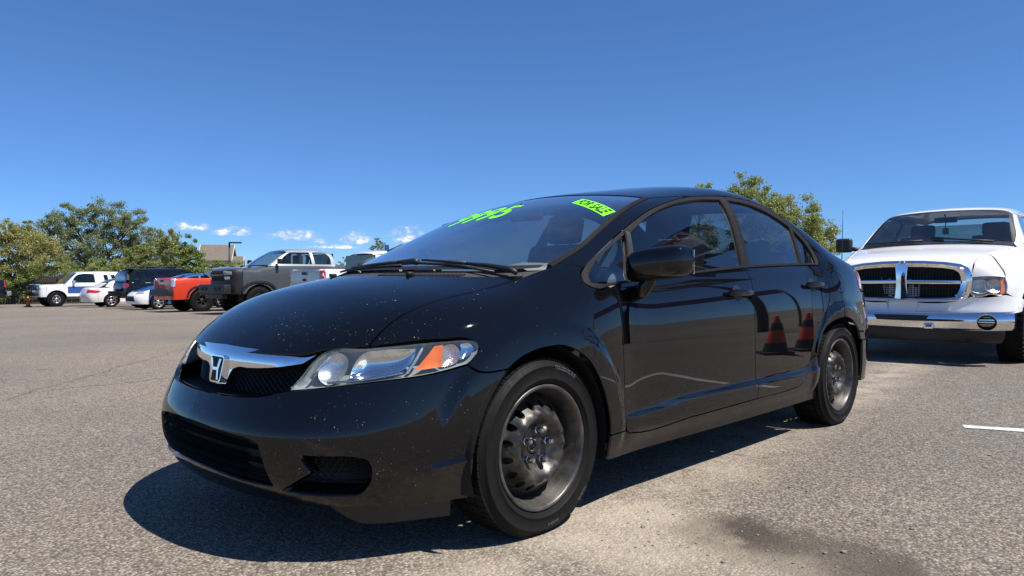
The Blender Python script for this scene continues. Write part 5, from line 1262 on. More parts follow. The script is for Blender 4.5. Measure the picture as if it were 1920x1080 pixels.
def pickup(name, label, loc, heading, paint, wb=3.6, fo=.95, ro=1.15, hw=.98, lift=0., hood=(1.08, 1.20), belt=1.22, bedz=1.28, roof=1.88, cab=(-.35, -1.05, -2.75), R_=.40, rim=.23, style='spoke', wins=2, cowl=-.28, **ex):
    L = lift; xf = fo; xr_ = -(wb+ro)
    V = Veh(yw=([xf+.1, xf-.3, 0, -wb-.3, xr_], [hw-.08, hw-.01, hw, hw, hw-.01]), sec=([k+L for k in PK['sec'][0]], PK['sec'][1]),
        xp=([.3+L, .6+L, .9+L, hood[0]+L, hood[0]+.12+L], [xf-.04, xf, xf-.01, xf-.06, xf-.30]), xr=([.3, 1.6], [xr_, xr_]),
        zc=([xf, xf-.25, 0, cowl, cab[0]-.6, cab[2], cab[2]-.15, xr_], [hood[0]+L, hood[0]+.05+L, (hood[0]+hood[1])/2+.01+L, hood[1]+L, belt+.03+L, belt+.03+L, bedz+L, bedz+L]),
        zr=([cowl+.35, cowl-.05, cab[0]-.3, cab[1], cab[1]-.3, (cab[1]+cab[2])/2, cab[2]+.2, cab[2]-.1], [hood[1]-.25+L, hood[1]+.02+L, (hood[1]+roof)/2-.03+L, roof-.08+L, roof-.015+L, roof+L, roof-.03+L, roof-.12+L]),
        yg=([1.1+L, belt+L, (belt+roof)/2+L, roof-.1+L, roof+.05+L], [hw-.06, hw-.085, hw-.19, hw-.30, hw-.38]), gcr=.06, gx0=cowl+.3, gx1=cab[2]-.12, kfs=.16, kts=.07, krs=.04, ku=.04, zb=.38+L, fa=.06, fb=.12, ra=.01, rb=.02, arches=((0, R_, .035), (-wb, R_, .035)))
    V.nose_x = xf-1.1; V.tail_x = xr_+1.0; V.front_x = xf+1
    b = belt+L; rt = roof+L; w0 = cab[0]-.30
    xa = cab[0]-.28; xb = cab[1]-.05; xm_ = (cab[1]+cab[2])/2-.06
    if wins == 2: W = [[(xa-.05, b+.05, 1), (xb+.02, rt-.20), (xb-.12, rt-.145), (xm_+.06, rt-.13, 1), (xm_+.06, b+.05, 1)], [(xm_-.06, b+.05, 1), (xm_-.06, rt-.13, 1), (cab[2]+.24, rt-.15), (cab[2]+.14, rt-.24), (cab[2]+.12, b+.05, 1)]]
    else: W = [[(xa-.05, b+.05, 1), (xb+.02, rt-.20), (xb-.12, rt-.145), (cab[2]+.24, rt-.15, 1), (cab[2]+.14, b+.05, 1)]]
    ap = conv(V, 'top', [(cab[0]+.02, hw-.13, 1), ((cab[0]+cab[1])/2, hw-.21), (cab[1], hw-.30, 1), ((cab[1]+cab[2])/2, hw-.30), (cab[2], hw-.32, 1)], 'side')
    cabp = ap+[(cab[2]-.02, (b+rt)/2), (cab[2]-.02, b-.014, 1), (cab[0]-.3, b-.014, 1), (cab[0]-.06, b-.02, 1)]
    s = dict(step=ex.pop('step', .11), wheel=(R_, rim, ex.pop('tw', .27), style), wb=wb, zb=.40+L, xs=xf-.42, xe=xr_+.10, shoulder=[(xf-.42, hood[0]-.04+L), (0, (hood[0]+hood[1])/2-.035+L), (cowl, hood[1]-.04+L), (cab[0]-.3, b-.012), (cab[2]-.06, b-.012), (cab[2]-.12, bedz-.02+L), (xr_+.10, bedz-.02+L)],
        zf=hood[0]-.05+L, cowl=cowl, zrear=bedz-.03+L, cab=cabp, windows=W,
        roof=[(cab[1]-.02, 0, 1), (cab[1]-.03, hw-.36), (cab[1]-.02, hw-.30, 1), ((cab[1]+cab[2])/2, hw-.30), (cab[2], hw-.32, 1), (cab[2], 0, 1)],
        ws=[(cowl-.04, 0, 1), (cowl-.06, .4), (cab[0], hw-.15, 1), ((cab[0]+cab[1])/2, hw-.23), (cab[1]-.01, hw-.33, 1), (cab[1]-.01, 0, 1)],
        track=hw-.14, mirror=(cab[0]-.30, b+.13), ym=hw-.03)
    s.update(ex)
    root = far_vehicle(name, label, 'truck', loc, heading, V, paint, s)
    bk = MB(); bk.box((cab[2]-.03, 0, (b+rt)/2-.05), (.03, 2*(hw-.22), rt-b-.2)); bk.build('rear_window', M['veh_tint'], root)
    ib = MB(); ib.box((cab[2]-.05, 0, b-.25), (.03, 2*(hw-.1), .5)); ib.box((cab[0]-.5, 0, b-.08), (.4, 2*(hw-.2), .12)); ib.build('cab_trim', M['interior'], root)
    for y in (.4, -.4):
        h = MB(); h.rbox(((cab[1]+cab[2])/2+.25, y, b+.02), (.16, .48, .68), .06); h.rbox(((cab[1]+cab[2])/2+.2, y, b+.45), (.1, .26, .16), .04); h.build('seat', M['interior'], root, 50)
    bf = MB(); bf.box(((cab[2]+xr_)/2, 0, bedz-.5+L), (cab[2]-xr_-.15, 2*hw-.3, .04)); bf.build('bed_floor', M['void'], root)
    return root, V
# lifted grey truck with a heavy off-road bumper, nose to the left
gt_, gv = pickup('pickup_truck', 'lifted dark grey pickup with black steel off-road bumper and muddy tyres', (-8.85, -20.25), 0, 'gunmetal', wb=3.65, lift=.24, hw=.99, hood=(1.20, 1.31), belt=1.32, bedz=1.38, roof=1.90, R_=.44, rim=.22, style='dark', cab_paint='silver_paint', roof_paint='silver_paint', glass='veh_glass', front_paint='trim_dark',  # black front colour stands in for the shade on the nose
    extra=[('headlight', 'nose+', [(.40, 1.37, 1), (.68, 1.35, 1), (.70, 1.25, 1), (.42, 1.24, 1)], 'lamp_housing', .004), ('grille', 'nose', [(-.38, 1.37, 1), (.38, 1.37, 1), (.38, 1.28, 1), (-.38, 1.28, 1)], 'void', .006), ('grille_bar', 'nose', [(-.40, 1.265, 1), (.40, 1.265, 1), (.40, 1.225, 1), (-.40, 1.225, 1)], 'gunmetal', .03), ('grille', 'nose', [(-.38, 1.21, 1), (.38, 1.21, 1), (.38, 1.06, 1), (-.38, 1.06, 1)], 'void', .006), ('headlight', 'nose+', [(.42, 1.19, 1), (.64, 1.19, 1), (.62, 1.11, 1), (.44, 1.10, 1)], 'lamp_clear', .004)])
b_ = MB(); b_.rbox((1.02, 0, .80), (.24, 1.92, .30), .05); b_.rbox((.98, 0, .58), (.16, 1.3, .16), .04); ob_ = b_.build('off_road_bumper', M['trim_dark'], gt_, 50)
for y in (-.62, -.35, .35, .62):
    c = MB(); c.box((1.145, y, .81), (.012, .12, .10)); c.build('bumper_pod', M['trim'], ob_)
pair('fender_flare', strip(gv, 'side', [(.56, .62), (.52, .80), (.36, .95), (0, 1.02), (-.36, .95), (-.52, .80), (-.56, .62)], .09, .01, .03, .08), M['trim_dark'], gt_)
# white pickup backed in, tailgate towards us
wt_, wv_ = pickup('pickup_truck', 'white pickup backed in beside the lifted truck, tailgate with red lamps showing', (-13.05, -15.75), 180, 'white_paint', wb=3.5, ro=1.1, hw=.98, hood=(1.08, 1.18), belt=1.22, bedz=1.34, roof=1.90, wins=2, R_=.40,
    extra=[('tail_lamp', 'tail+', [(.66, 1.28, 1), (.80, 1.28, 1), (.80, .95, 1), (.66, .95, 1)], 'lamp_red', .006), ('tailgate', 'tail', [(-.655, 1.30, 1), (.655, 1.30, 1), (.655, .80, 1), (-.655, .80, 1)], 'silver_paint', .008)])  # silver on the tailgate is shade painted onto a white panel
hd_ = MB(); hd_.rbox((-4.635, 0, 1.20), (.02, .22, .08), .008); hd_.build('tailgate_handle', M['trim_dark'], wt_); bg_ = MB(); bg_.rbox((-4.635, 0, 1.02), (.02, .12, .07), .02); bg_.build('badge', M['trim_dark'], wt_)
bar_bumper(wt_, -4.70, .62, 1.85, .16, .2, 'chrome')
# orange pickup backed in
ot_, ov_ = pickup('pickup_truck', 'orange-red pickup backed in beside the lifted truck with black rear bumper', (-12.1, -24.6), 180, 'orange_paint', wb=3.25, ro=1.05, fo=.9, hw=.94, lift=.05, hood=(1.0, 1.06), belt=1.12, bedz=1.19, roof=1.60, R_=.415, rim=.21, style='dark', cab=(-.30, -.95, -2.45),
    extra=[('tail_lamp', 'tail+', [(.68, 1.20, 1), (.80, 1.20, 1), (.80, .92, 1), (.68, .92, 1)], 'lamp_clear', .008), ('tailgate', 'tail', [(-.66, 1.22, 1), (.66, 1.22, 1), (.66, .80, 1), (-.66, .80, 1)], 'orange_paint', .010)])
bar_bumper(ot_, -4.34, .70, 1.80, .18, .22, 'trim_dark')
h_ = MB(); h_.rbox((-4.33, 0, 1.12), (.02, .20, .07), .008); h_.build('tailgate_handle', M['trim_dark'], ot_)
pair('fender_flare', strip(ov_, 'side', [(-3.25+.52, .55), (-3.25+.47, .72), (-3.25+.33, .86), (-3.25, .93), (-3.25-.33, .86), (-3.25-.47, .72), (-3.25-.52, .55)], .08, .01, .03, .08), M['trim_dark'], ot_)
# black pickup at the far left edge
bt_, bv_ = pickup('pickup_truck', 'black pickup tail with red lamp cut off by the left picture edge', (-1.75, -42.7), 0, 'navy_black', wb=3.5, ro=1.1, hw=.98, hood=(1.08, 1.18), belt=1.22, bedz=1.34, roof=1.88, R_=.41, wins=1, lift=.1,
    extra=[('tail_lamp', 'tail+', [(.68, 1.40, 1), (.80, 1.40, 1), (.80, 1.08, 1), (.68, 1.08, 1)], 'lamp_red', .006), ('tail_lamp_side', 'side+', [(-4.48, 1.40, 1), (-4.58, 1.40, 1), (-4.58, 1.06, 1), (-4.48, 1.06, 1)], 'lamp_red', .006)])
bar_bumper(bt_, -4.70, .74, 1.85, .2, .22, 'alloy')
# --- two-tone off-roader, nose to the left
BR = Veh(yw=([.9, .5, 0, -2.6, -3.7], [.90, .95, .97, .97, .95]), sec=([.35, .6, .9, 1.1, 1.3], [-.02, 0, 0, -.015, -.03]), xp=([.4, .7, 1.0, 1.15, 1.25], [.80, .82, .80, .76, .55]), xr=([.4, 1.9], [-3.75, -3.70]),
    zc=([.85, .6, 0, -.4, -.8, -3.7], [1.10, 1.16, 1.19, 1.21, 1.215, 1.22]), zr=([0, -.38, -.65, -.95, -1.3, -2.3, -3.3, -3.6, -3.8], [.95, 1.20, 1.52, 1.80, 1.86, 1.875, 1.86, 1.80, 1.6]),
    yg=([1.1, 1.25, 1.5, 1.8, 1.95], [.93, .90, .84, .76, .70]), gcr=.05, gx0=-.2, gx1=-3.72, kfs=.10, kts=.06, krs=.08, kg=.06, ku=.03, zb=.48, fa=.03, fb=.06, ra=.02, rb=.04, arches=((0, .42, .03), (-2.66, .42, .03)))
BR.nose_x = -.3; BR.tail_x = -2.8; BR.front_x = 1.8
apb = conv(BR, 'top', [(-.40, .86, 1), (-.65, .80), (-.97, .70, 1), (-2.0, .72), (-3.4, .70, 1)], 'side')
br = far_vehicle('off_roader', 'white two-door off-roader with blue side panels and black brush guard', 'suv', (-8.3, -41.6), 0, BR, 'pearl_white', dict(
    wheel=(.405, .20, .27, 'spoke'), wb=2.66, zb=.52, xs=.45, xe=-3.62, shoulder=[(.45, 1.10), (0, 1.15), (-.4, 1.17), (-.8, 1.185), (-3.62, 1.19)], zf=1.07, cowl=-.34, zrear=1.19, stripe=(.70, 1.06, -.50, -2.15, 'blue_paint'),
    cab=apb+[(-3.60, 1.5), (-3.62, 1.20, 1), (-1.5, 1.19), (-.42, 1.18, 1)], windows=[[(-.70, 1.26, 1), (-1.00, 1.66), (-1.12, 1.70), (-1.78, 1.71, 1), (-1.82, 1.26, 1)], [(-2.30, 1.24, 1), (-2.24, 1.68, 1), (-2.42, 1.68, 1), (-2.52, 1.24, 1)], [(-2.68, 1.24, 1), (-2.60, 1.68, 1), (-2.78, 1.68, 1), (-2.90, 1.24, 1)]],
    roof=[(-.98, 0, 1), (-.98, .6), (-.97, .70, 1), (-2.0, .72), (-3.4, .70, 1), (-3.45, 0, 1)], ws=[(-.40, 0, 1), (-.40, .84, 1), (-.65, .78), (-.96, .68, 1), (-.96, 0, 1)], track=.80, mirror=(-.80, 1.30), ym=.94, mirror_mat='chrome',
    extra=[('headlight', 'nose+', [(.42, 1.04, 1), (.62, 1.04, 1), (.62, .88, 1), (.42, .88, 1)], 'lamp_clear', .006), ('grille', 'nose', [(-.40, 1.04, 1), (.40, 1.04, 1), (.40, .86, 1), (-.40, .86, 1)], 'trim_dark', .006)]))
bar_bumper(br, .92, .66, 1.8, .14, .2, 'trim_dark')
gd = MB()
for y in (-.55, -.2, .2, .55): gd.tube([(1.02, y, .60), (1.03, y, 1.08)], .028, 6)
for z in (.75, .92, 1.08): gd.tube([(.82, -.80, z), (1.02, -.6, z), (1.02, .6, z), (.82, .80, z)], .025, 6)
gd.build('brush_guard', M['trim_dark'], br); hh = MB(); hh.rbox((.78, 0, 1.17), (.22, 1.5, .05), .02); hh.build('hood_deflector', M['sky_blue'], br, 50)
# --- silver-white saloon seen from its tail
SD = Veh(yw=([.9, .5, 0, -2.7, -3.5, -3.8], [.78, .88, .90, .90, .87, .82]), sec=([.2, .4, .6, .8, .95], [-.04, -.005, 0, -.02, -.06]), xp=([.2, .45, .6, .75], [.86, .90, .86, .70]), xr=([.2, .5, .8, 1.0], [-3.72, -3.80, -3.74, -3.68]),
    zc=([.9, .6, 0, -.5, -2.6, -3.0, -3.7], [.66, .76, .88, .93, .98, 1.02, .99]), zr=([.1, -.35, -.8, -1.2, -1.7, -2.3, -2.8, -3.2], [.80, .98, 1.22, 1.39, 1.45, 1.42, 1.25, 1.02]),
    yg=([.9, 1.0, 1.2, 1.4], [.80, .78, .69, .58]), gcr=.08, gx0=.1, gx1=-3.2, kfs=.16, kts=.08, krs=.14, kg=.08, ku=.04, zb=.22, arches=((0, .33, .02), (-2.72, .33, .02)))
SD.nose_x = -.2; SD.tail_x = -2.7; SD.front_x = 1.8
aps = conv(SD, 'top', [(-.40, .70, 1), (-.8, .63), (-1.18, .54, 1), (-1.7, .54), (-2.3, .53), (-2.75, .56, 1)], 'side')
sd_ = far_vehicle('sedan', 'pearl white saloon with red tail lamps half hidden by the dark green sport utility', 'car', (-12.25, -36.9), 180, SD, 'pearl_white', dict(
    wheel=(.325, .21, .21, 'spoke'), wb=2.72, zb=.26, xs=.38, xe=-3.30, shoulder=[(.38, .76), (0, .84), (-.4, .885), (-1.5, .92), (-2.6, .95), (-3.30, .945)], zf=.66, cowl=-.30, zrear=.94,
    cab=aps+[(-2.95, 1.02, 1), (-2.7, .955, 1), (-1.5, .925), (-.42, .89, 1)], windows=[[(-.80, .97, 1), (-1.22, 1.25), (-1.36, 1.30), (-1.66, 1.33, 1), (-1.62, .98, 1)], [(-1.72, .985, 1), (-1.75, 1.33, 1), (-2.2, 1.31), (-2.52, 1.19), (-2.60, 1.0, 1)]],
    roof=[(-1.19, 0, 1), (-1.19, .4), (-1.18, .54, 1), (-1.7, .54), (-2.3, .53, 1), (-2.34, 0, 1)], ws=[(-.36, 0, 1), (-.38, .4), (-.42, .67, 1), (-.8, .61), (-1.16, .52, 1), (-1.17, 0, 1)], rear_glass=[(-2.36, -.50, 1), (-2.36, .50, 1), (-2.80, .55, 1), (-2.86, 0), (-2.80, -.55, 1)], rear_chart='top',
    deck=[(-2.90, 0, 1), (-2.85, .56, 1), (-3.3, .70, 1), (-3.62, .5), (-3.66, 0, 1)], track=.77, mirror=(-.72, .98), ym=.84, mirror_mat='pearl_white', glass='veh_tint', arch=.37,
    extra=[('tail_lamp', 'tail+', [(.45, .86, 1), (.86, .84), (1.06, .80, 1), (1.0, .74), (.6, .72), (.47, .70, 1)], 'lamp_red', .004)]))
# --- dark green estate with roof rack, tail to the left
SU = Veh(yw=([.9, .5, 0, -2.85, -3.8, -4.0], [.85, .93, .96, .96, .94, .90]), sec=([.35, .6, .9, 1.05, 1.2], [-.02, 0, 0, -.02, -.05]), xp=([.4, .7, .95, 1.1], [.84, .86, .82, .6]), xr=([.4, .9, 1.15, 1.5, 1.85], [-3.98, -3.98, -3.94, -3.84, -3.70]),
    zc=([.9, .6, 0, -.4, -.8, -3.9], [.98, 1.06, 1.12, 1.15, 1.17, 1.20]), zr=([0, -.36, -.7, -1.1, -1.5, -2.5, -3.4, -3.75, -3.95], [.92, 1.15, 1.45, 1.74, 1.80, 1.81, 1.78, 1.70, 1.45]),
    yg=([1.05, 1.2, 1.5, 1.75, 1.9], [.93, .89, .80, .70, .62]), gcr=.05, gx0=-.1, gx1=-3.88, kfs=.12, kts=.06, krs=.08, kg=.07, ku=.05, zb=.40, arches=((0, .38, .02), (-2.85, .38, .02)), ra=.03, rb=.05)
SU.nose_x = -.3; SU.tail_x = -2.9; SU.front_x = 1.8; SU.rear_x = -5
apu = conv(SU, 'top', [(-.38, .84, 1), (-.7, .76), (-1.12, .66, 1), (-2.0, .67), (-3.5, .64, 1)], 'side')
su = far_vehicle('sport_utility', 'dark green-black sport utility with roof rack and grey lower trim', 'suv', (-12.75, -32.6), 180, SU, 'green_black', dict(
    wheel=(.38, .22, .26, 'spoke'), wb=2.85, zb=.46, xs=.42, xe=-3.72, shoulder=[(.42, 1.0), (0, 1.08), (-.4, 1.11), (-1, 1.13), (-3.72, 1.15)], zf=.96, cowl=-.32, zrear=1.14,
    cab=apu+[(-3.72, 1.5), (-3.80, 1.16, 1), (-1.5, 1.14), (-.40, 1.12, 1)], windows=[[(-.75, 1.20, 1), (-1.12, 1.58), (-1.25, 1.63), (-1.70, 1.65, 1), (-1.72, 1.20, 1)], [(-1.80, 1.20, 1), (-1.80, 1.65, 1), (-2.66, 1.64, 1), (-2.72, 1.20, 1)], [(-2.80, 1.20, 1), (-2.76, 1.64, 1), (-3.45, 1.60, 1), (-3.60, 1.20, 1)]],
    roof=[(-1.13, 0, 1), (-1.13, .5), (-1.12, .66, 1), (-2.0, .67), (-3.5, .64, 1), (-3.52, 0, 1)], ws=[(-.37, 0, 1), (-.37, .82, 1), (-.7, .74), (-1.10, .64, 1), (-1.11, 0, 1)], rear_glass=[(-.62, 1.24, 1), (.62, 1.24, 1), (.56, 1.62, 1), (-.56, 1.62, 1)], rear_chart='rear',
    track=.79, mirror=(-.75, 1.25), ym=.92, extra=[('tail_lamp', 'tail+', [(.52, 1.14, 1), (.74, 1.13, 1), (.80, 1.02), (.74, .90, 1), (.55, .90, 1)], 'lamp_red', .006), ('side_cladding', 'side+', [(-.46, .48, 1), (-.46, .74, 1), (-2.38, .74, 1), (-2.38, .48, 1)], 'silver_paint', .006)]))
bar_bumper(su, -4.02, .66, 1.86, .2, .22, 'trim')
hatch = put('hatch_skin', Panel(SU, 'rear', [(-.80, 1.17, 1), (.80, 1.17, 1), (.68, 1.68, 1), (-.68, 1.68, 1)], step=.12, holes=[[(-.60, 1.25, 1), (.60, 1.25, 1), (.54, 1.61, 1), (-.54, 1.61, 1)]]), M['green_black'], su)
for y in (.58, -.58):
    r_ = MB(); r_.tube([(-1.3, y, 1.79), (-1.4, y, 1.87), (-3.4, y, 1.87), (-3.5, y, 1.79)], .022, 6); r_.build('roof_rail', M['trim_dark'], su)
for x in (-1.7, -2.4, -3.1):
    r_ = MB(); r_.tube([(x, -.66, 1.89), (x, .66, 1.89)], .025, 6); r_.build('rack_bar', M['trim_dark'], su)
# --- low blue car with white front bumper, nose to the left
BC = Veh(yw=([.9, .5, 0, -2.6, -3.4, -3.6], [.76, .87, .89, .89, .86, .8]), sec=([.2, .4, .6, .8, .95], [-.03, -.005, 0, -.02, -.06]), xp=([.2, .4, .55, .68, .8], [.86, .90, .87, .76, .5]), xr=([.2, 1.0], [-3.55, -3.5]),
    zc=([.9, .65, .3, -.3, -.6, -3.5], [.70, .86, .96, 1.02, 1.03, 1.05]), zr=([.1, -.3, -.8, -1.2, -1.8, -2.6, -3.3, -3.6], [.85, 1.03, 1.28, 1.44, 1.50, 1.47, 1.35, 1.1]),
    yg=([.95, 1.05, 1.25, 1.45], [.80, .78, .70, .60]), gcr=.07, gx0=.1, gx1=-3.4, kfs=.16, kts=.10, krs=.14, ku=.04, zb=.20, arches=((0, .32, .02), (-2.6, .32, .02)))
BC.nose_x = -.2; BC.tail_x = -2.5; BC.front_x = 1.8
apc = conv(BC, 'top', [(-.36, .71, 1), (-.8, .64), (-1.18, .56, 1), (-1.8, .56), (-2.9, .55, 1)], 'side')
bc = far_vehicle('hatchback', 'low blue hatchback with white front bumper between the orange pickup and dark green sport utility', 'car', (-9.0, -29.2), 0, BC, 'blue_paint', dict(
    wheel=(.32, .20, .21, 'spoke'), wb=2.6, zb=.24, xs=.38, xe=-3.2, shoulder=[(.38, .84), (0, .92), (-.4, .96), (-3.2, 1.0)], zf=.74, cowl=-.26, zrear=.99, front_paint='white_paint',
    cab=apc+[(-3.3, 1.1), (-3.3, 1.0, 1), (-1.5, .985), (-.38, .965, 1)], windows=[[(-.78, 1.04, 1), (-1.22, 1.31), (-1.36, 1.35), (-1.70, 1.38, 1), (-1.68, 1.05, 1)], [(-1.76, 1.05, 1), (-1.78, 1.38, 1), (-2.5, 1.34), (-2.7, 1.07, 1)]],
    roof=[(-1.19, 0, 1), (-1.18, .56, 1), (-1.8, .56), (-2.9, .55, 1), (-2.95, 0, 1)], ws=[(-.32, 0, 1), (-.38, .69, 1), (-.8, .62), (-1.16, .54, 1), (-1.17, 0, 1)], track=.76, mirror=(-.70, 1.05), ym=.83, mirror_mat='blue_paint', arch=.36,
    extra=[('headlight', 'nose+', [(.42, .74, 1), (.78, .78, 1), (.80, .68, 1), (.45, .64, 1)], 'lamp_clear', .005), ('grille', 'nose', [(-.40, .56, 1), (.40, .56, 1), (.50, .36, 1), (-.50, .36, 1)], 'void', .005)]))
# ------------------------------------------------------------------ trees, fence, house, poles
def leaf_mat(name, a, b, c):
    t = NT(name); g = t.n('ShaderNodeNewGeometry').outputs['Position']; n1 = t.noise(g, 1.1, 3); n2 = t.noise(g, 9., 2)
    cl = t.mix(t.mr(n1, .35, .65), a, b); cl = t.mix(t.mr(n2, .5, .72, 0, .8), cl, c)
    d = t.n('ShaderNodeBsdfDiffuse', {'Color': cl}); tr = t.n('ShaderNodeBsdfTranslucent', {'Color': cl}); gl = t.n('ShaderNodeBsdfGlossy', {'Color': (.5, .5, .5), 'Roughness': .45})
    m = t.n('ShaderNodeMixShader', {0: .45, 1: d.outputs[0], 2: tr.outputs[0]}); m2 = t.n('ShaderNodeMixShader', {0: .04, 1: m.outputs[0], 2: gl.outputs[0]})
    t.t.links.new(m2.outputs[0], t.out.inputs[0]); return t.mat
M['leaf_olive'] = leaf_mat('leaf_olive', (0.164, 0.208, 0.092), (0.285, 0.329, 0.158), (0.394, 0.405, 0.219))
M['leaf_yellow'] = leaf_mat('leaf_yellow', (0.253, 0.27, 0.086), (0.428, 0.409, 0.141), (0.523, 0.446, 0.227))
M['leaf_green'] = leaf_mat('leaf_green', (0.144, 0.211, 0.054), (0.288, 0.346, 0.096), (0.403, 0.422, 0.154))
M['leaf_bright'] = leaf_mat('leaf_bright', (0.194, 0.244, 0.061), (0.356, 0.38, 0.121), (0.486, 0.454, 0.211))
M['bark'] = simple('bark', (.085, .068, .052), .9, var=.4, scale=12, bump=.5)
def tree(name, label, loc, h, crown, leaf, n=5000, ls=.16, clumps=60, trunk=.16, seed=1, base=None, gaps=0.):
    """crown: list of (dx, dy, z centre, rx, ry, rz) lobes; foliage hangs on real limbs"""
    rg = np.random.default_rng(seed); zg = ground_z(*loc)
    root = thing(name, label, 'tree', (loc[0], loc[1], zg))
    tk = MB(); top = min(c[2] for c in crown)
    fork = Vector((rg.normal(0, .1), rg.normal(0, .1), top*.55 if base is None else base))
    tk.tube([(0, 0, -.3), (fork.x*.4, fork.y*.4, fork.z*.5), tuple(fork)], [trunk*1.2, trunk, trunk*.85], 9)
    C = []
    for dx, dy, zc, rx, ry, rz in crown:
        k = max(3, int(clumps*rx*rz/sum(c[3]*c[5] for c in crown)))
        for _ in range(k):
            v = rg.normal(size=3); v /= np.linalg.norm(v); r = rg.uniform(.12, 1.)**.5
            C.append((np.array([dx+v[0]*rx*r, dy+v[1]*ry*r, zc+v[2]*rz*r]), .5*(rx*rz)**.5*rg.uniform(.20, .40)))
        e = Vector((dx, dy, zc+rz*.3)); m = fork.lerp(e, .5)+Vector((rg.normal(0, .2), rg.normal(0, .2), .1))
        tk.tube([tuple(fork), tuple(m), tuple(e)], [trunk*.6, trunk*.38, trunk*.12], 6)
        for _ in range(5):
            c = C[-1-int(rg.integers(0, k))][0]; tk.tube([tuple(m), tuple((Vector(c)+m)/2+Vector((0, 0, .1))), tuple(c)], [trunk*.22, trunk*.13, trunk*.03], 5)
    per = max(8, n//len(C)); cc = np.array([c for c, r in C]); rr_ = np.array([r for c, r in C])
    Q = (rg.normal(size=(len(C), per, 3))*np.array([1, 1, .75])*rr_[:, None, None]*.62+cc[:, None]).reshape(-1, 3); k_ = len(Q)
    u = rg.normal(size=(k_, 3)); u /= np.linalg.norm(u, axis=1)[:, None]; w = np.cross(u, rg.normal(size=(k_, 3))); w /= np.linalg.norm(w, axis=1)[:, None]; s = ls*rg.uniform(.6, 1.3, (k_, 1))
    V = np.stack([Q-u*s*.5, Q+w*s*.28, Q+u*s*.5, Q-w*s*.28], 1).reshape(-1, 3); F = np.arange(4*k_).reshape(-1, 4)
    tk.build('trunk', M['bark'], root)
    me = bpy.data.meshes.new('crown'); me.from_pydata(V.tolist(), [], F.tolist()); me.update(); link('crown', me, root, M[leaf])
    return root
CX, CY = CAM['loc'][:2]; FW = (math.cos(CAM['yaw']), math.sin(CAM['yaw'])); RT = (math.sin(CAM['yaw']), -math.cos(CAM['yaw']))
def spot(bearing, dist):
    """ground position at a distance ahead of the viewpoint and a sideways ratio"""
    return (CX+dist*(FW[0]+bearing*RT[0]), CY+dist*(FW[1]+bearing*RT[1]))
tree('yellowing_tree', 'yellow-green tree at the far left by the dark fence', spot(-.683, 47), 5.4, [(-.6, 0, 3.6, 1.9, 1.8, 1.7), (1.0, .3, 3.2, 1.7, 1.6, 1.5), (.2, 0, 4.7, 1.3, 1.2, .9), (-1.8, -.5, 2.9, 1.2, 1.2, 1.3), (.9, -.4, 2.2, 1.2, 1.2, .9)], 'leaf_yellow', 34000, .115, 240, .14, 3)
tree('spreading_tree', 'broad dark olive tree rising highest behind the white off-roader', spot(-.572, 60), 8.2, [(-2.8, 0, 5.6, 2.2, 2., 1.6), (-.6, 0, 6.6, 2.4, 2., 1.7), (2.0, 0, 6.2, 2.2, 2., 1.5), (4.0, 0, 5.2, 1.8, 1.6, 1.2), (-3.6, 3.6, 4.9, 1.7, 1.7, 1.3), (2.2, -2.2, 5.0, 1.8, 1.8, 1.5), (-1.8, 1.8, 6.3, 1.8, 1.8, 1.3), (-.4, .5, 4.4, 3.2, 2.2, 1.6), (2.6, .5, 3.8, 2.4, 2., 1.4), (-3.2, .3, 3.6, 1.8, 1.6, 1.3), (-.5, -.5, 2.6, 3.0, 1.8, 1.3), (3.0, .3, 2.2, 2.2, 1.6, 1.2)], 'leaf_olive', 80000, .13, 460, .24, 5, 2.0)
tree('bushy_tree', 'rounded green tree behind the roof of the green sport utility', spot(-.502, 54), 4.6, [(-.6, 0, 2.9, 1.6, 1.4, 1.4), (.9, 0, 2.6, 1.5, 1.4, 1.3), (0, 0, 3.6, 1.0, 1., .9)], 'leaf_bright', 21000, .115, 110, .12, 8)
tree('bushy_tree', 'upright bright green tree in front of the brown-roofed house', spot(-.470, 52), 5.2, [(0, 0, 3.0, 1.25, 1.2, 1.6), (.2, 0, 4.4, .8, .8, .8), (-.7, 0, 2.2, 1., 1., 1.1)], 'leaf_bright', 20000, .115, 100, .11, 9)
tree('bushy_tree', 'slim green tree touching the left slope of the house roof', spot(-.444, 52), 4.6, [(0, 0, 2.6, 1.1, 1.1, 1.5), (0, 0, 3.9, .7, .7, .8), (.8, 0, 2.0, .9, .9, .9)], 'leaf_green', 18000, .115, 100, .10, 10)
tree('bushy_tree', 'low spreading green tree below the house gable beside the light pole', spot(-.414, 50), 3.2, [(0, 0, 1.9, 1.3, 1.1, .9), (.9, 0, 1.6, .9, .9, .7), (-.9, 0, 1.7, 1., 1., .8)], 'leaf_green', 15000, .11, 90, .09, 11)
tree('sapling', 'thin sparse sapling left of the blue sign above the white pickup', spot(-.1815, 58), 4.6, [(0, 0, 3.5, 1.0, .9, .9), (.3, 0, 4.3, .6, .6, .5), (-.5, 0, 2.9, .7, .7, .5)], 'leaf_olive', 1500, .15, 50, .06, 12)
tree('sapling', 'small thin sapling standing just right of the lifted grey truck', spot(-.232, 56), 3.1, [(0, 0, 2.5, .7, .6, .35), (-.1, 0, 3.0, .4, .4, .25)], 'leaf_olive', 260, .14, 14, .06, 13)
tree('shrub', 'low pale shrub behind the white pickup bed', spot(-.213, 52), 2.4, [(0, 0, 1.6, .8, .7, .7), (.5, 0, 1.3, .6, .6, .6)], 'leaf_yellow', 3000, .13, 40, .05, 14)
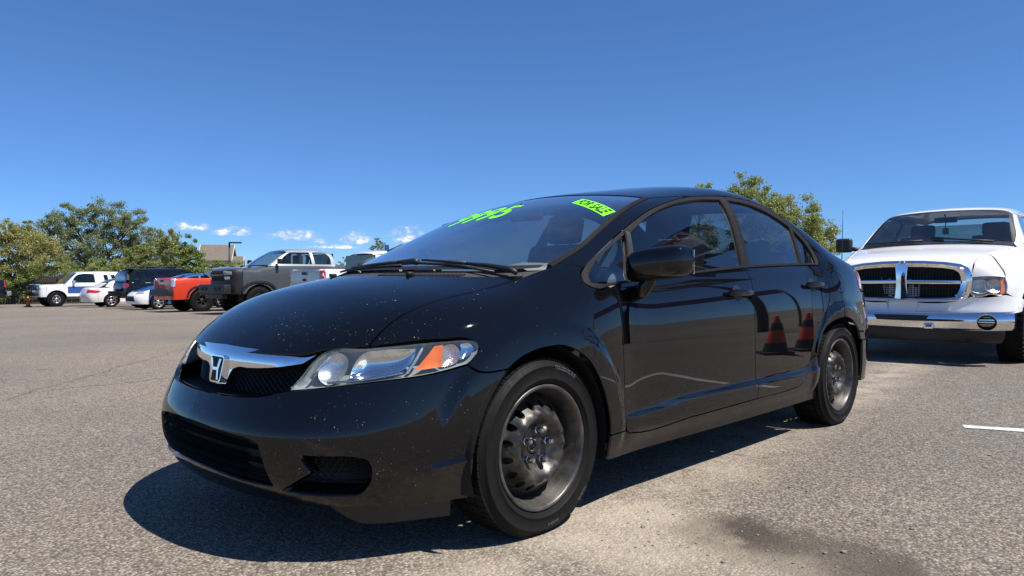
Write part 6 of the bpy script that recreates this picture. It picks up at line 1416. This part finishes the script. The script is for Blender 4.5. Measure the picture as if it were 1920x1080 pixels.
tree('shrub', 'bit of sparse foliage peeking over the sedan windshield pillar', spot(-.121, 56), 4.4, [(0, 0, 3.4, .6, .6, .8), (.1, 0, 2.5, .7, .7, .7)], 'leaf_olive', 700, .15, 22, .06, 15)
tree('leafy_tree', 'yellow-green tree rising behind the sedan rear roof', spot(.362, 27), 5.4, [(.75, -.75, 3.65, 1.0, 1.0, 1.2), (.1, -.1, 3.3, 1.0, 1., 1.2), (-.75, .75, 2.75, 1.0, 1., 1.2), (-1.15, 1.15, 2.3, .8, .8, 1.0), (.4, -.4, 2.2, 1.4, 1.4, 1.2)], 'leaf_bright', 52000, .08, 300, .10, 21)
tree('leafy_tree', 'top tuft of a tree showing above the middle of the sedan roof', spot(.258, 27), 5.0, [(0, 0, 3.9, .5, .5, .75), (0, 0, 2.6, .8, .8, 1.)], 'leaf_bright', 5000, .10, 60, .08, 22)
for k_, (bx, d_, hh_, lf, lb) in enumerate([(-.655, 50, 3.0, 'leaf_bright', 'bright green shrub above the fence behind the off-roader hood'), (-.60, 54, 3.4, 'leaf_green', 'dark green shrub behind the off-roader roof'), (-.55, 52, 3.2, 'leaf_bright', 'round light green shrub between off-roader and green sport utility'), (-.525, 58, 3.6, 'leaf_green', 'shrub filling the gap behind the white saloon'), (-.392, 56, 2.9, 'leaf_green', 'shrub at the foot of the house behind the lifted truck hood'), (-.362, 60, 2.2, 'leaf_olive', 'dusty shrub right of the house behind the lifted truck'), (-.30, 62, 2.2, 'leaf_olive', 'dull shrub behind the lifted truck cab'), (-.255, 60, 2.2, 'leaf_green', 'shrub behind the lifted truck bed'), (-.70, 46, 2.6, 'leaf_green', 'shaded shrub at the left picture edge below the yellowing tree')]):
    tree('shrub', lb, spot(bx, d_), hh_, [(-.9, 0, hh_*.55, 1.3, .9, hh_*.5), (.9, 0, hh_*.5, 1.3, .9, hh_*.48)], lf, 11000, .10, 90, .05, 40+k_)
# dark timber fence
M['timber'] = simple('weathered_timber', (.055, .045, .036), .85, var=.45, scale=9, bump=.4)
def fence():
    a, b = Vector((*spot(-.735, 46.5), 0)), Vector((*spot(-.565, 47.5), 0)); L = (b-a).length; d = (b-a).normalized(); n = Vector((-d.y, d.x, 0)); z0 = ground_z(a.x, a.y)-.05
    root = thing('timber_fence', 'dark weathered board fence behind the white off-roader', 'fence', (a.x, a.y, z0)); rot = math.atan2(d.y, d.x); root.rotation_euler = (0, 0, rot)
    N = int(L/.16)
    bd = MB(); bd.box((0, 0, .92), (.145, .022, 1.84)); bm_ = bd.mesh('board'); bm_.materials.append(M['timber'])
    for k in range(N):
        o = bpy.data.objects.new('board', bm_); col.objects.link(o); o.parent = root; o.location = (k*.16, random.uniform(-.008, .008), random.uniform(-.03, .03)); o.rotation_euler = (0, random.uniform(-.012, .012), 0)
    for k in range(int(L/2.4)+1):
        p = MB(); p.box((k*2.4, -.08, .95), (.10, .10, 1.95)); p.build('post', M['timber'], root)
    for z in (.4, 1.5):
        r_ = MB(); r_.box((L/2, -.05, z), (L, .05, .09)); r_.build('rail', M['timber'], root)
fence()
M['stucco'] = simple('stucco', (.42, .36, .28), .9, var=.12, scale=20, bump=.2)
wl = MB(); wa, wb_ = spot(-.56, 49), spot(-.20, 66); zz = ground_z(*wa)
dv = Vector((wb_[0]-wa[0], wb_[1]-wa[1], 0)); wl.box((0, 0, .75), (dv.length, .2, 1.9)); wo_ = wl.build('boundary_wall', M['stucco']); wo_.location = ((wa[0]+wb_[0])/2, (wa[1]+wb_[1])/2, zz); wo_.rotation_euler = (0, 0, math.atan2(dv.y, dv.x))
tag(wo_, 'low tan stucco boundary wall behind the parked row', 'wall')
# house with a brown hipped-and-gabled roof
M['shingle'] = simple('roof_shingle', (.15, .125, .10), .9, var=.3, scale=4, bump=.3); M['cream'] = simple('cream_siding', (.52, .44, .33), .85, var=.1, scale=8); M['fascia'] = simple('fascia_white', (.62, .58, .52), .7)
def house():
    c = spot(-.404, 92); zg = ground_z(*c); root = thing('house', 'tan house with brown shingle gable roof beyond the trees', 'house', (c[0], c[1], zg), math.atan2(RT[1], RT[0])+R(14))
    def gable(x0, x1, y0, y1, ze, zr, ov=.35):
        w = MB(); ym = (y0+y1)/2
        for x in (x0, x1): w.prism([(x, y0, -.3), (x, y1, -.3), (x, y1, ze), (x, ym, zr), (x, y0, ze)], (.15 if x == x0 else -.15, 0, 0))
        w.box(((x0+x1)/2, y0, ze/2), (x1-x0, .15, ze)); w.box(((x0+x1)/2, y1, ze/2), (x1-x0, .15, ze)); w.build('wall', M['cream'], root)
        s = (zr-ze)/(ym-y0)
        r_ = MB()
        for sg in (-1, 1):
            ye = ym+sg*((y1-y0)/2+ov); zev = zr-s*((y1-y0)/2+ov)
            r_.prism([(x0-ov, ym, zr+.12), (x1+ov, ym, zr+.12), (x1+ov, ye, zev+.12), (x0-ov, ye, zev+.12)], (0, 0, -.14))
        r_.build('roof', M['shingle'], root)
        for x in (x0-ov-.02, x1+ov+.02):
            f = MB()
            for sg in (-1, 1):
                ye = ym+sg*((y1-y0)/2+ov); zev = zr-s*((y1-y0)/2+ov); f.prism([(x, ym, zr+.14), (x, ye, zev+.14), (x, ye, zev-.12), (x, ym, zr-.12)], (.05, 0, 0))
            f.build('barge_board', M['fascia'], root)
    gable(-1.8, 1.5, -2.6, 2.6, 4.1, 5.9); gable(1.0, 2.8, -3.0, -.6, 3.2, 4.4)
    for x, y, z in ((1.59, 0, 3.0), (2.89, -1.8, 2.4)):
        f = MB(); f.box((x, y, z), (.06, .9, 1.0)); wf = f.build('window', M['fascia'], root); g = MB(); g.box((x+.035, y, z), (.02, .74, .84)); g.build('pane', M['veh_tint'], wf)
house()
hs = spot(-.362, 110); o = thing('house', 'far orange-tan roofline just right of the brown-roofed house', 'house', (hs[0], hs[1], ground_z(*hs)), math.atan2(RT[1], RT[0]))
M['terracotta'] = simple('terracotta', (.40, .20, .11), .85, var=.3, scale=3)
w_ = MB(); w_.box((0, 0, 1.4), (6, 5, 3.0)); w_.build('wall', M['stucco'], o); w_ = MB(); w_.prism([(-3.3, -2.9, 2.9), (3.3, -2.9, 2.9), (3.3, 0, 3.7), (-3.3, 0, 3.7)], (0, 0, .12)); w_.prism([(-3.3, 2.9, 2.9), (3.3, 2.9, 2.9), (3.3, 0, 3.7), (-3.3, 0, 3.7)], (0, 0, .12)); w_.build('roof', M['terracotta'], o)
# street light with a flat arm
M['dark_metal'] = simple('dark_metal', (.022, .022, .024), .5, .3, var=.2)
c = spot(-.3895, 62); root = thing('street_lamp', 'dark street light pole with flat head beside the house', 'street lamp', (c[0], c[1], ground_z(*c)), math.atan2(RT[1], RT[0]))
m = MB(); m.tube([(0, 0, -.2), (0, 0, 4.75)], [.085, .07], 10); m.build('pole', M['dark_metal'], root); m = MB(); m.rbox((.50, 0, 4.72), (1.05, .34, .11), .03); m.build('lamp_head', M['dark_metal'], root, 50)
# blue sign on a post
M['sign_blue'] = simple('sign_blue', (.02, .11, .33), .45, var=.08)
c = spot(-.1722, 42); root = thing('sign', 'small upright blue sign on a post above the white pickup cab', 'sign', (c[0], c[1], ground_z(*c)), math.atan2(RT[1], RT[0]))
m = MB(); m.tube([(0, 0, -.2), (0, 0, 2.75)], .03, 8); m.build('post', M['dark_metal'], root); m = MB(); m.rbox((0, -.04, 3.02), (.26, .03, .50), .008); m.build('panel', M['sign_blue'], root)
# ------------------------------------------------------------------ traffic cones
M['cone_orange'] = simple('cone_orange', (.75, .075, .018), .55, var=.15, scale=20); M['cone_bright'] = simple('cone_bright', (.95, .17, .03), .6, var=.1); M['cone_black'] = simple('cone_black', (.015, .015, .016), .7)
def cone(loc, h, label, bands=((.04, .18, 'cone_black'), (.18, .42, 'cone_orange'), (.42, .58, 'cone_black'), (.58, .75, 'cone_orange'))):
    root = thing('traffic_cone', label, 'traffic cone', (loc[0], loc[1], ground_z(*loc)), random.uniform(0, 1), 'traffic cones on the lot'); k = h/.75
    m = MB(); m.rbox((0, 0, .02), (.40*k, .40*k, .04), .012); m.build('base', M['cone_black'], root, 50)
    rad = lambda z: (.165-.135*z/.75)*k
    for z0, z1, mt in bands:
        m = MB(); m.lathe([(rad(z0)+(.002 if mt == 'cone_black' else 0), z0*k), (rad(z1)+(.002 if mt == 'cone_black' else 0), z1*k)]+([(rad(z1)*.7, z1*k+.008), (rad(z1)*.6, z1*k-.03)] if z1 > .7 else []), 24, 'z'); m.build('band', M[mt], root)
cone((-6.02, 2.78), .75, 'nearer orange and black cone mirrored in the sedan rear door')
cone((-6.62, 2.60), .75, 'farther orange and black cone mirrored beside the rear wheel arch')
c = spot(-.668, 38.5); cone(c, .55, 'small plain orange cone by the nose of the white off-roader', ((.04, .75, 'cone_bright'),))
# ------------------------------------------------------------------ what the glossy side mirrors from across the lot
def roadside_sign():
    c = (-13.4, 6.6); root = thing('sign', 'tall dealership sign board mirrored in the sedan front window', 'sign', (c[0], c[1], 0), 0)
    rz = math.atan2(-c[1]+.8, -c[0]-1.0)+R(12); root.rotation_euler = (0, 0, rz)        # local +x faces the sedan
    M['sign_white'] = simple('sign_white', (.62, .60, .58), .5); M['sign_red'] = simple('sign_red', (.40, .02, .03), .5); M['sign_navy'] = simple('sign_navy', (.02, .03, .12), .5)
    m = MB(); m.tube([(-.25, 0, -.2), (-.25, 0, 6.0)], .16, 12); m.build('pole', M['dark_metal'], root)
    m = MB(); m.rbox((-.1, 0, 7.1), (.3, 4.4, 2.3), .05); bd = m.build('board', M['sign_navy'], root, 50)
    m = MB(); m.box((.062, .45, 7.15), (.02, 3.3, 2.0)); m.build('face', M['sign_white'], bd)
    for s, sz, z, yy, mt in (('AMERICAN', .62, 7.75, .45, 'sign_red'), ('AND', .5, 7.15, .9, 'sign_red')):
        v, f = text_mesh(s, sz, .005, bold=.02); m = MB(); m.add(np.stack([.078+v[:, 2], yy+v[:, 0], z+v[:, 1]], 1), f); m.build('lettering', M[mt], bd)
    m = MB(); m.box((.075, -.2, 6.55), (.02, 1.7, .55)); m.build('panel', M['sign_navy'], bd)
roadside_sign()
M['purple'] = simple('purple_cloth', (.16, .085, .26), .7)
c = (-15.0, 9.6); root = thing('banner', 'long purple banner on posts mirrored along the sedan front door', 'banner', (c[0], c[1], 0), math.atan2(-c[1], -c[0]-1)+math.pi/2)
m = MB(); V = [(x, .06*math.sin(x*2.1), z-.22*(1-(x/3.2)**2)*(1)) for x in np.linspace(-3.2, 3.2, 25) for z in (3.2, 3.95)]; m.add(V, [(2*i, 2*i+1, 2*i+3, 2*i+2) for i in range(24)], 0, True); m.build('cloth', M['purple'], root)
for x in (-3.25, 3.25): m = MB(); m.tube([(x, 0, -.1), (x, 0, 4.1)], .05, 8); m.build('post', M['dark_metal'], root)
# distant mesa across the valley
M['mesa'] = simple('mesa', (.16, .14, .125), .95, var=.2, scale=.004)
rg = np.random.default_rng(4); V = []; A = np.linspace(R(50), R(186), 80); ph = rg.uniform(0, 6, 6)
for a in A:
    h = 95+40*math.sin(3*a+ph[0])+22*math.sin(9*a+ph[1])+10*math.sin(23*a+ph[2]); e = min(1, (a-A[0])/.25, (A[-1]-a)/.25); h *= max(.02, e)
    for r_, z in ((3300, -3), (3900, h*.55), (4400, h), (5200, h*.9), (5900, -3)): V.append((r_*math.cos(a), r_*math.sin(a), z))
m = MB(); m.add(V, [(i*5+j, i*5+j+1, (i+1)*5+j+1, (i+1)*5+j) for i in range(79) for j in range(4)], 0, True); tag(m.build('hills', M['mesa']), kind='structure')
# ------------------------------------------------------------------ painted bay line and loose grit
M['line_paint'] = simple('road_paint', (.55, .54, .51), .8, var=.3, scale=40, bump=.4)
m = MB(); a = Vector((-3.13, 1.42, .004)); d = Vector((-.38, 1., 0)).normalized(); n = Vector((-d.y, d.x, 0)); w = .05
pts = [(0, -1), (.0, 1), (3.4, 1), (3.4, -1)]
V = []
for i in range(35):
    for s in (-1, 1): V.append(tuple(a+d*(i*.1)+n*s*(w+random.uniform(-.006, .006))))
m.add(V, [(2*i, 2*i+1, 2*i+3, 2*i+2) for i in range(34)]); tag(m.build('bay_line', M['line_paint']), 'white painted bay line at the right edge', kind='structure')
M['pebble'] = simple('pebble', (.20, .17, .14), .9, var=.6, scale=25)
rg = np.random.default_rng(11); m = MB()
def stone(x, y, s):
    bm = bmesh.new(); bmesh.ops.create_icosphere(bm, subdivisions=1, radius=s)
    for v in bm.verts: v.co = Vector((v.co.x*rg.uniform(.7, 1.3), v.co.y*rg.uniform(.7, 1.3), v.co.z*rg.uniform(.45, .8)))
    m.bm(bm, (x, y, s*.3+ground_z(x, y)), smooth=False)
for _ in range(420):
    t_ = rg.uniform(0, 1)**1.3; x = -.1-4.5*t_+rg.normal(0, .25); y = 1.02+.12*x+abs(rg.normal(0, .55))
    stone(x, y, rg.uniform(.002, .0055))
for _ in range(160): stone(rg.uniform(-2.5, 1.0), rg.uniform(1.0, 2.2), rg.uniform(.002, .006))
for _ in range(120): stone(rg.uniform(-1.5, 2.5), rg.uniform(-6, -.9), rg.uniform(.003, .009))
for x, y, s in ((-.55, 1.66, .011), (-.50, 1.62, .008), (-1.15, 1.22, .009), (-.30, 1.05, .010), (-.20, 1.42, .008), (-2.4, 1.7, .010), (-.95, 1.75, .008)): stone(x, y, s)
tag(m.build('gravel', M['pebble']), 'loose grit scattered along the asphalt seam', 'gravel', kind='stuff')
